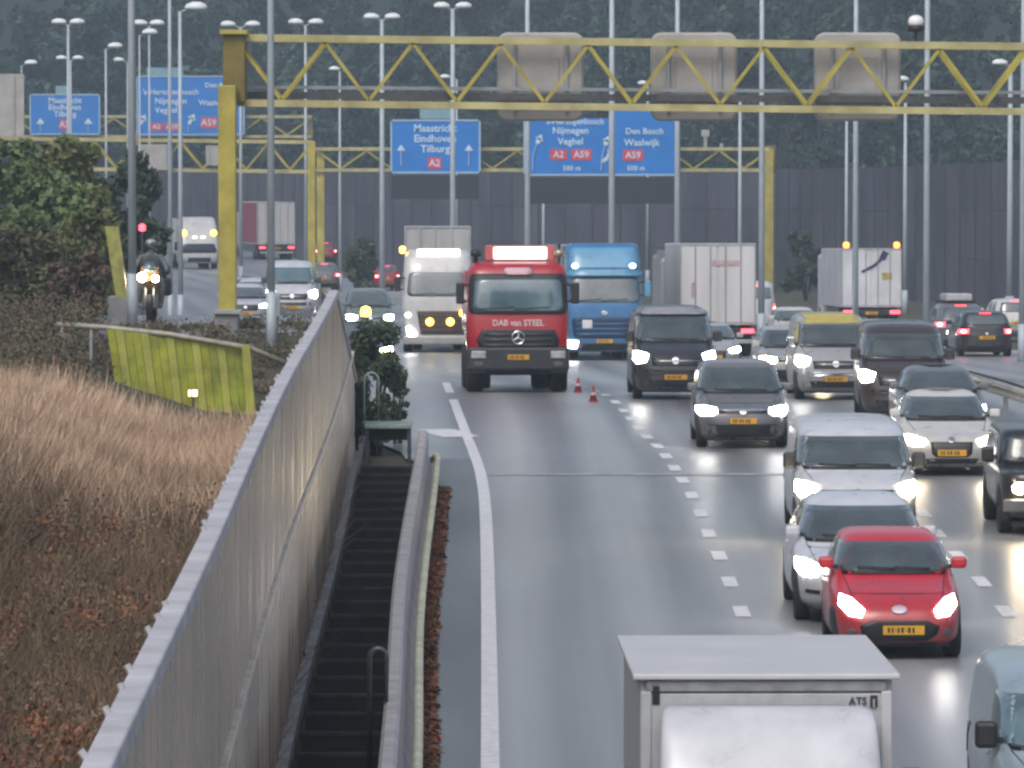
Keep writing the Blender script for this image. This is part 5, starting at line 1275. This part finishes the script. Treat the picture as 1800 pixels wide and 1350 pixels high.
# blue tractor unit
BLU = paint('truck_blue', (0.035, 0.16, 0.36)); BLUL = paint('truck_blue_light', (0.10, 0.30, 0.48))
t = vplace('truck', 'blue articulated truck with tall roof spoiler next to the red truck', 'truck', 1063, 182, 14, 0, False)
rows = [(.28, .12, 2.3, 1.20, 8), (.5, .02, 2.35, 1.24, 7), (1.0, 0, 2.35, 1.25, 7), (1.7, .03, 2.35, 1.25, 7), (1.95, .08, 2.35, 1.24, 7), (2.75, .30, 2.35, 1.21, 7), (2.95, .38, 2.35, 1.20, 7), (3.4, .62, 2.35, 1.18, 7), (3.68, .85, 2.3, 1.14, 6), (3.76, 1.05, 2.2, 1.0, 5)]
def f_blue(sk, t):
    F = lambda p, n, m, **k: patch(sk, p, 'front', n, m, t, **k)
    F(rrect(-1.14, 1.14, 1.86, 2.64, .12, .04), 'windscreen', GLASS, off=.012, K=7, maxseg=.12)
    F(rrect(-1.17, 1.17, 2.68, 2.88, .06), 'sun_visor', BLUL, off=.10, K=4, maxseg=.12, thick=.12)
    F(rrect(-1.12, 1.12, 2.94, 3.62, .10, .06), 'roof_front', BLUL, off=.012, K=6, maxseg=.12)
    for s in (-1, 1): F(ell(s * .92, 3.02, .10, .08), 'roof_lamp', DRL, off=.03)
    F(rrect(-1.0, 1.0, .72, 1.38, .1, -.05), 'grille', mat('grille_blue', (.012, .03, .075), .45, 0), off=.01, K=5, maxseg=.12)
    for z in (.86, 1.02, 1.18): F([(-.92, z + .02), (.92, z + .02), (.92, z - .02), (-.92, z - .02)], 'grille_bar', BLU, off=.03, K=2)
    F(rrect(-.72, -.40, 1.02, 1.30, .03), 'sticker', mat('sticker_white', (.62, .64, .7), .5, 0), off=.05, K=3)
    F(ell(0, 1.52, .12, .07), 'badge', CHROME, off=.02)
    for s in (0, 1):
        p = [(.84, .62), (1.14, .66), (1.18, .42), (.9, .40)]; F(p if s == 0 else mirror(p), 'headlight', HEAD if s == 1 else HEADOFF, off=.02)
    F(rrect(-.8, .8, .34, .56, .04), 'lower_grille', DARKG, off=.01, K=4, maxseg=.12)
    for a, b in ((-.95, -.1), (-.1, .75)): F([(a, 1.90), (b, 1.95), (b, 1.975), (a, 1.93)], 'wiper', BLACK, off=.03, K=2)
truck_cab(t, rows, BLU, f_blue); plate(t, 0, -.02, .62, -1); big_mirrors(t, 2.46, .3, 2.3, BLUL)
cargo(t, 3.0, 10.5, 2.5, 1.1, 3.72, paint('truck_blue2', (.06, .2, .36)))
axle(t, 1.4, 2.46); axle(t, 4.6, 2.46, .5, True); axle(t, 11.0, 2.46, .5, True); box('chassis', (0, 6.5, .85), (.9, 12, .3), BLACK, t)

# white truck with tall pale trailer
t = vplace('truck', 'white articulated truck with amber lamps in its grille and a tall pale trailer', 'truck', 770, 195, 15, 0, False, yaw=.015)
WT = paint('truck_white', (0.50, 0.50, 0.50))
rows = [(.30, .12, 2.3, 1.18, 8), (.5, .02, 2.35, 1.22, 7), (1.0, 0, 2.35, 1.23, 7), (1.75, .03, 2.35, 1.23, 7), (2.0, .08, 2.35, 1.22, 7), (2.8, .28, 2.35, 1.19, 7), (3.1, .42, 2.35, 1.17, 7), (3.4, .62, 2.35, 1.12, 6), (3.52, .85, 2.2, 1.0, 5)]
def f_white(sk, t):
    F = lambda p, n, m, **k: patch(sk, p, 'front', n, m, t, **k)
    F(rrect(-1.06, 1.06, 1.92, 2.74, .14, .05), 'windscreen', GLASS, off=.012, K=7, maxseg=.12)
    F([(-.72, 1.42), (1.0, 1.42), (.9, .62), (-.6, .62)], 'grille', mat('grille_brown', (.055, .03, .02), .5, 0), off=.012, K=5, maxseg=.12)
    for z in (.78, .95, 1.12, 1.28): F([(-.62, z + .015), (.85, z + .015), (.85, z - .015), (-.62, z - .015)], 'grille_bar', GREYP, off=.025, K=2)
    for x_, z_ in ((-.28, 1.05), (.42, 1.05), (.86, 1.34)): F(ell(x_, z_, .13, .13, 16), 'amber_lamp', AMBER, off=.06)
    F([(-1.08, .86), (-.98, .90), (-.74, .64), (-.80, .54), (-1.0, .56)], 'headlight', HEAD, off=.03)
    F([(.84, .86), (1.08, .86), (1.1, .62), (.9, .56)], 'headlight', HEADOFF, off=.03)
    F(ell(-1.02, 1.28, .09, .08), 'side_lamp', DRL, off=.03)
    for a, b in ((-.95, -.1), (-.1, .75)): F([(a, 1.96), (b, 2.01), (b, 2.035), (a, 1.99)], 'wiper', BLACK, off=.03, K=2)
    F(ell(-.70, 2.92, .07, .07), 'roof_lamp', DRL, off=.03)
truck_cab(t, rows, WT, f_white)
box('roof_sign', (.02, .55, 3.42), (1.5, .2, .26), SIGNLIT, t, .05); lathe([(.05, 3.4), (.10, 3.45), (.10, 3.6), (.03, 3.64)], 12).build('beacon', AMBER, t, True, loc=(-1.22, .9, 0))
box('bumper', (0, .02, .42), (2.38, .2, .3), WT, t, .05); big_mirrors(t, 2.42, .3, 2.35)
PALE = mat('trailer_pale', (.42, .415, .42), .5, 0, var=.16, vscale=.9, stretch=(1.4, 1, .12), col2=(.30, .30, .31))
cargo(t, 6.0, 9.0, 2.35, 1.2, 4.35, PALE)
for k in (-.62, -.1, .5): box('front_rib', (k, 5.97, 2.8), (.06, .04, 3.0), PALE, t, .01)
axle(t, 1.4, 2.4); axle(t, 4.6, 2.4, .5, True); axle(t, 12.5, 2.4, .5, True); box('chassis', (0, 6.5, .85), (.9, 12, .3), BLACK, t)

# white lorries going away
def lorry_rear(label, x, d, w, h, L, m, lamps=TAIL, orange=False, deco=0, lev=0, name='lorry', cat='truck', z0=1.05, yaw=None):
    t = vplace(name, label, cat, x, d, L, lev, True, yaw)
    cargo(t, 2.6, L - 2.6, w, z0, h, m)
    e = L
    for s in (-1, 1):
        dr = box('rear_door', (s * w * .25, e + .012, (z0 + h) / 2), (w * .47, .05, h - z0 - .16), m, t, .012)
        for q in (.10, .30): MB().tube([(s * w * q, e + .055, z0 + .1), (s * w * q, e + .055, h - .1)], .022, 6).build('lock_rod', STEEL, dr)
        box('hinge_post', (s * (w / 2 - .03), e + .01, (z0 + h) / 2), (.06, .06, h - z0), STEEL, t, .01)
        box('tail_light', (s * (w / 2 - .28), e + .03, z0 - .20), (.42, .06, .14), lamps, t, .02)
        if orange: lathe([(.05, 0), (.13, .04), (.13, .2), (.05, .25)], 12).build('orange_lamp', AMBERR, t, True, loc=(s * w * .42, e - .1, h + .01))
    box('rear_beam', (0, e - .05, z0 - .22), (w * .96, .14, .26), BLACK, t, .02); box('underride_bar', (0, e - .1, .5), (w * .9, .12, .14), STEEL, t, .02)
    plate(t, .0, e + .035, z0 - .24, 1)
    box('top_frame', (0, e + .012, h - .05), (w, .06, .1), STEEL, t, .01)
    axle(t, 1.3, w - .06); axle(t, L - 1.6, w - .06, .5, True); axle(t, L - 2.9, w - .06, .5, True); box('chassis', (0, L / 2, .85), (.9, L - 1, .3), BLACK, t)
    box('cab', (0, 1.2, 1.9), (w - .1, 2.2, 2.7), m, t, .15)
    return t, e
LW = mat('lorry_white', (0.58, 0.57, 0.57), .5, 0, var=.14, vscale=.8, stretch=(1.6, 1, .2), col2=(.46, .46, .46)); LW2 = mat('lorry_white_blue', (0.56, 0.57, 0.61), .5, 0, var=.12, vscale=.8)
t, e = lorry_rear('white box lorry with grey seams seen from behind, between blue truck and white van', 1262, 188, 2.52, 3.75, 9, LW)
for xx, zz, ww, hh in ((-.8, 2.2, .16, .5), (.25, 3.1, .9, .18)): box('faded_marking', (-xx, e + .045, zz), (ww, .02, hh), mat('faded_pink', (.5, .36, .37), .6, 0, var=.2), t)
t, e = lorry_rear('white trailer with two lit orange lamps on top and a dark slanted mark', 1532, 236, 2.5, 3.5, 12, LW2, orange=True, yaw=.035)
mk = [(-.32, 3.36), (-.72, 3.40), (-.66, 3.22), (-.40, 2.95), (-.12, 2.74), (.48, 2.44), (.44, 2.56), (-.02, 2.82), (-.22, 3.02)]
BVH = Skin([(-3, e + .04, 0), (3, e + .04, 0), (3, e + .04, 5), (-3, e + .04, 5)], [[0, 1, 2, 3]], e)
m = MB()
for p, q, ww in (((-.58, 3.36), (-.42, 3.05), .26), ((-.42, 3.08), (-.1, 2.78), .12), ((-.1, 2.78), (.42, 2.52), .11)): m.bar((p[0], e + .06, p[1]), (q[0], e + .06, q[1]), .02, ww)
m.build('slanted_mark', mat('mark_navy', (.02, .025, .09), .5, 0), t)
box('yellow_mark', (-.62, e + .055, 2.35), (.42, .02, .28), mat('mark_yellow', (.5, .40, .10), .5, 0, var=.3), t)
lorry_rear('grey lorry half hidden left of the white box lorry, red lamp lit', 1236, 236, 2.5, 3.4, 9, mat('lorry_grey', (.30, .30, .33), .5, 0, var=.15))
t, e = lorry_rear('distant trailer with pale back and dull red left side', 487, 400, 2.6, 4.05, 13, mat('trailer_grey', (.42, .42, .42), .5, 0, var=.1), lev=1.93)
box('side_curtain', (1.32, 7.5, 2.6), (.04, 9.5, 2.8), mat('curtain_red', (.30, .06, .09), .6, 0, var=.2), t, .01)
# beacon truck on side road
t = vplace('truck', 'white truck with two yellow roof lamps far along the side road', 'truck', 351, 350, 9, 1.93, False)
rows = [(.35, .1, 2.3, 1.2, 8), (.6, 0, 2.3, 1.25, 7), (1.2, 0, 2.3, 1.26, 7), (2.0, .25, 2.3, 1.22, 7), (2.6, .6, 2.3, 1.16, 6), (3.1, 1.1, 2.3, 1.05, 5), (3.2, 1.4, 2.2, .9, 5)]
def f_b(sk, t):
    F = lambda p, n, m, **k: patch(sk, p, 'front', n, m, t, **k)
    F(rrect(-1.08, 1.08, .98, 1.55, .15, .1), 'windscreen', mat('dark_navy_glass', (.015, .018, .04), .1, 0), off=.012, K=6, maxseg=.15)
    for s in (-1, 1): F(ell(s * .92, 2.2, .17, .17), 'yellow_lamp', AMBER, off=.05); F([(s * .25 - .14, 2.0), (s * .25 + .14, 2.0), (s * .25 + .14, 1.86), (s * .25 - .14, 1.86)], 'roof_lamp', SIGNLIT, off=.04, K=2)
    F(rrect(-.7, .7, .45, .7, .05), 'grille', DARKG, off=.01, K=3, maxseg=.15)
    for s in (0, 1): p = [(.8, .72), (1.1, .74), (1.12, .56), (.85, .54)]; F(p if s == 0 else mirror(p), 'headlight', HEADOFF, off=.02)
truck_cab(t, rows, WT, f_b); cargo(t, 2.6, 6, 2.4, 1.0, 3.1, LW); axle(t, 1.3, 2.4, .45); axle(t, 6.5, 2.4, .45, True); big_mirrors(t, 2.5, .3, 1.4)
# near box truck, roof seen from above
t = vplace('box_truck', 'white box truck in the foreground showing its roof, cut by the bottom of the picture', 'truck', 1341, 46.2, 6, 0, False, yaw=.02, X=XD(1346, 46.4))
NB = mat('box_truck_white', (0.50, 0.50, 0.515), .42, 0, var=.07, vscale=.9, rvar=.1); NBG = mat('box_truck_grey', (.40, .42, .44), .45, 0, var=.1)
w, zt, L_ = 2.06, 2.36, 3.3
box('cargo_box', (0, L_ / 2 + .02, (zt + .75) / 2), (w, L_, zt - .75), NBG, t, .02)
box('roof_panel', (0, L_ / 2 - .03, zt + .02), (w + .12, L_ + .1, .05), NB, t, .015)
box('lip_shadow_strip', (0, -.015, zt - .06), (w - .1, .05, .09), mat('lip_shadow_grey', (.26, .275, .29), .5, 0, var=.2), t, .01)  # darker grey strip, the roof lip's shadow put into the colour
box('front_panel', (0, -.0, zt - .55), (w - .18, .06, .86), NBG, t, .01)
for s in (-1, 1): box('corner_post', (s * (w / 2 - .05), -.01, zt - .8), (.09, .07, 1.4), NB if s > 0 else NBG, t, .015)
box('side_gap', (-(w / 2 - .13), -.02, zt - .13), (.06, .05, .16), DARKG, t, .01)
text('lettering', "ATS", .085, mat('letter_navy', (.03, .03, .06), .5, 0), t, (.745, -.045, zt - .185), bold=.02)
box('emblem', (.875, -.04, zt - .185), (.06, .02, .10), mat('emblem_dark', (.03, .02, .03), .5, 0), t, .006); box('emblem_bar', (.875, -.05, zt - .20), (.012, .02, .07), NBG, t)
rows = [(.25, -1.5, -.05, .92, 6), (.4, -1.62, -.05, .95, 5), (.9, -1.6, -.05, .96, 5), (1.02, -1.5, -.05, .95, 5.5), (1.12, -1.0, -.05, .94, 6), (1.66, -.70, -.05, .90, 7), (2.04, -.42, -.05, .87, 6.5), (2.12, -.30, -.05, .84, 6), (2.15, -.22, -.05, .76, 5)]
def f_n(sk, t):
    F = lambda p, n, m, **k: patch(sk, p, 'front', n, m, t, **k)
    F(rrect(-.84, .84, 1.14, 1.64, .08, .05), 'windscreen', GLASS, off=.01, K=7)
    for s in (0, 1): p = [(.62, .82), (.86, .88), (.88, .68), (.66, .65)]; F(p if s == 0 else mirror(p), 'headlight', HEAD, off=.015)
    F([(-.5, .88), (.5, .88), (.5, .68), (-.5, .68)], 'grille', DARKG, off=.01, K=4)
truck_cab(t, rows, WHITE, f_n)
axle(t, -1.0, 1.9, .34, wd=.22); axle(t, 2.4, 1.98, .34, True, .22); box('chassis', (0, 1, .55), (.8, 5, .25), BLACK, t)
big_mirrors(t, 1.9, -.75, 1.45)

# motorcycle with rider on the side road
t = vplace('motorcycle', 'motorcycle with two lit lamps on the side road by the tall lamp post', 'motorcycle', 262, 127, 2.1, 1.93, False, X=XD(262, 127))
ORB = paint('moto_brown', (.14, .07, .035))
wheel(t, 0, .32, .31, .13, 1); wheel(t, 0, 1.75, .31, .18, 1)
def bodyskin(name, nodes, edges, m, parent, sub=2):
    me = bpy.data.meshes.new(name); me.from_pydata([n[:3] for n in nodes], edges, []); o = bpy.data.objects.new(name, me); COL.objects.link(o)
    md = o.modifiers.new('s', 'SKIN'); sv = me.skin_vertices[0].data
    for i, n in enumerate(nodes): sv[i].radius = (n[3], n[3] if len(n) < 5 else n[4]); sv[i].use_root = (i == 0)
    ss = o.modifiers.new('u', 'SUBSURF'); ss.levels = sub; ss.render_levels = sub
    dg = bpy.context.evaluated_depsgraph_get(); me2 = bpy.data.meshes.new_from_object(o.evaluated_get(dg)); bpy.data.objects.remove(o)
    me2.polygons.foreach_set('use_smooth', [True] * len(me2.polygons)); me2.materials.clear()
    return mesh_obj(name, me2, m, parent)
bodyskin('fairing', [(0, .55, .95, .2), (0, .42, 1.05, .18, .12), (0, .7, .75, .2), (0, 1.0, .62, .2)], [(0, 1), (0, 2), (2, 3)], ORB, t)
bodyskin('tank_and_seat', [(0, .95, .90, .17, .14), (0, .75, .92, .14), (0, 1.4, .82, .15, .07), (0, 1.85, .88, .13, .07)], [(0, 1), (0, 2), (2, 3)], BLACKP, t)
m = MB(); [m.tube([(s * .09, .32, .31), (s * .09, .55, .95)], .03, 8) for s in (-1, 1)]; m.build('fork', STEEL, t, True)
MB().tube([(-.38, .72, 1.10), (-.2, .62, 1.06), (0, .6, 1.04), (.2, .62, 1.06), (.38, .72, 1.10)], .02, 8).build('handlebar', BLACK, t, True)
box('engine', (0, 1.0, .45), (.36, .6, .38), GREYP, t, .05)
for s in (-1, 1): box('pannier', (s * .33, 1.6, .75), (.2, .5, .4), BLACK, t, .05)
patch_y = .22
for x_, z_, r_ in ((-.16, 1.0, .10), (.14, .97, .075)):
    lathe([(.02, 0), (r_, .01), (r_, .05), (.03, .07)], 14).build('headlight', HEADW, t, True, loc=(x_, .24, z_), rot=(math.pi / 2, 0, 0))
MB().tube([(0, .42, 1.1), (0, .5, 1.3)], .16, 8, .12).build('windshield', GLASSB, t, True)
pr = thing('person', 'motorcycle rider in grey jacket and pale helmet on the side road', 'person', t.location, t.rotation_euler)
JK = mat('jacket_grey', (.12, .135, .15), .7, 0, var=.2, vscale=5); SKH = mat('helmet_pale', (.42, .48, .48), .3, 0, var=.1, coat=.5)
bodyskin('rider_body', [(0, 1.38, .95, .17, .15), (0, 1.28, 1.2, .17, .13), (0, 1.15, 1.42, .19, .12), (0, 1.10, 1.53, .07), (0, 1.07, 1.60, .07), (.22, 1.10, 1.44, .075), (.36, .92, 1.22, .06), (.36, .74, 1.12, .045), (-.22, 1.10, 1.44, .075), (-.36, .92, 1.22, .06), (-.36, .74, 1.12, .045),
                           (.17, 1.25, .88, .11), (.26, .85, .80, .085), (.22, 1.05, .38, .06), (.22, .92, .30, .05), (-.17, 1.25, .88, .11), (-.26, .85, .80, .085), (-.22, 1.05, .38, .06), (-.22, .92, .30, .05)],
         [(0, 1), (1, 2), (2, 3), (3, 4), (2, 5), (5, 6), (6, 7), (2, 8), (8, 9), (9, 10), (0, 11), (11, 12), (12, 13), (13, 14), (0, 15), (15, 16), (16, 17), (17, 18)], JK, pr)
bodyskin('helmet', [(0, 1.07, 1.66, .12, .13), (0, 1.07, 1.76, .14, .15), (0, 1.08, 1.84, .10, .11)], [(0, 1), (1, 2)], SKH, pr)
vs_, fs_ = prism_shell([(1.69, .93, 1.1, .11, 2.4), (1.73, .90, 1.1, .125, 2.4), (1.79, .905, 1.1, .12, 2.4)], 32); from_py('visor', vs_, fs_, GLASS, pr, True)

# ------------------------------------------------------------------ damp evening air
hz = bpy.data.materials.new('haze'); hz.use_nodes = True; nt = hz.node_tree
for n in list(nt.nodes):
    if n.type != 'OUTPUT_MATERIAL': nt.nodes.remove(n)
v = nt.nodes.new('ShaderNodeVolumePrincipled'); v.inputs['Color'].default_value = (.70, .86, .98, 1); v.inputs['Density'].default_value = 0.0006
v.inputs['Anisotropy'].default_value = 0.2
nt.links.new(v.outputs[0], [n for n in nt.nodes if n.type == 'OUTPUT_MATERIAL'][0].inputs['Volume'])
o = MB().box((0, 625, 20), (1830, 1780, 80)).build('haze', hz); o['kind'] = 'stuff'
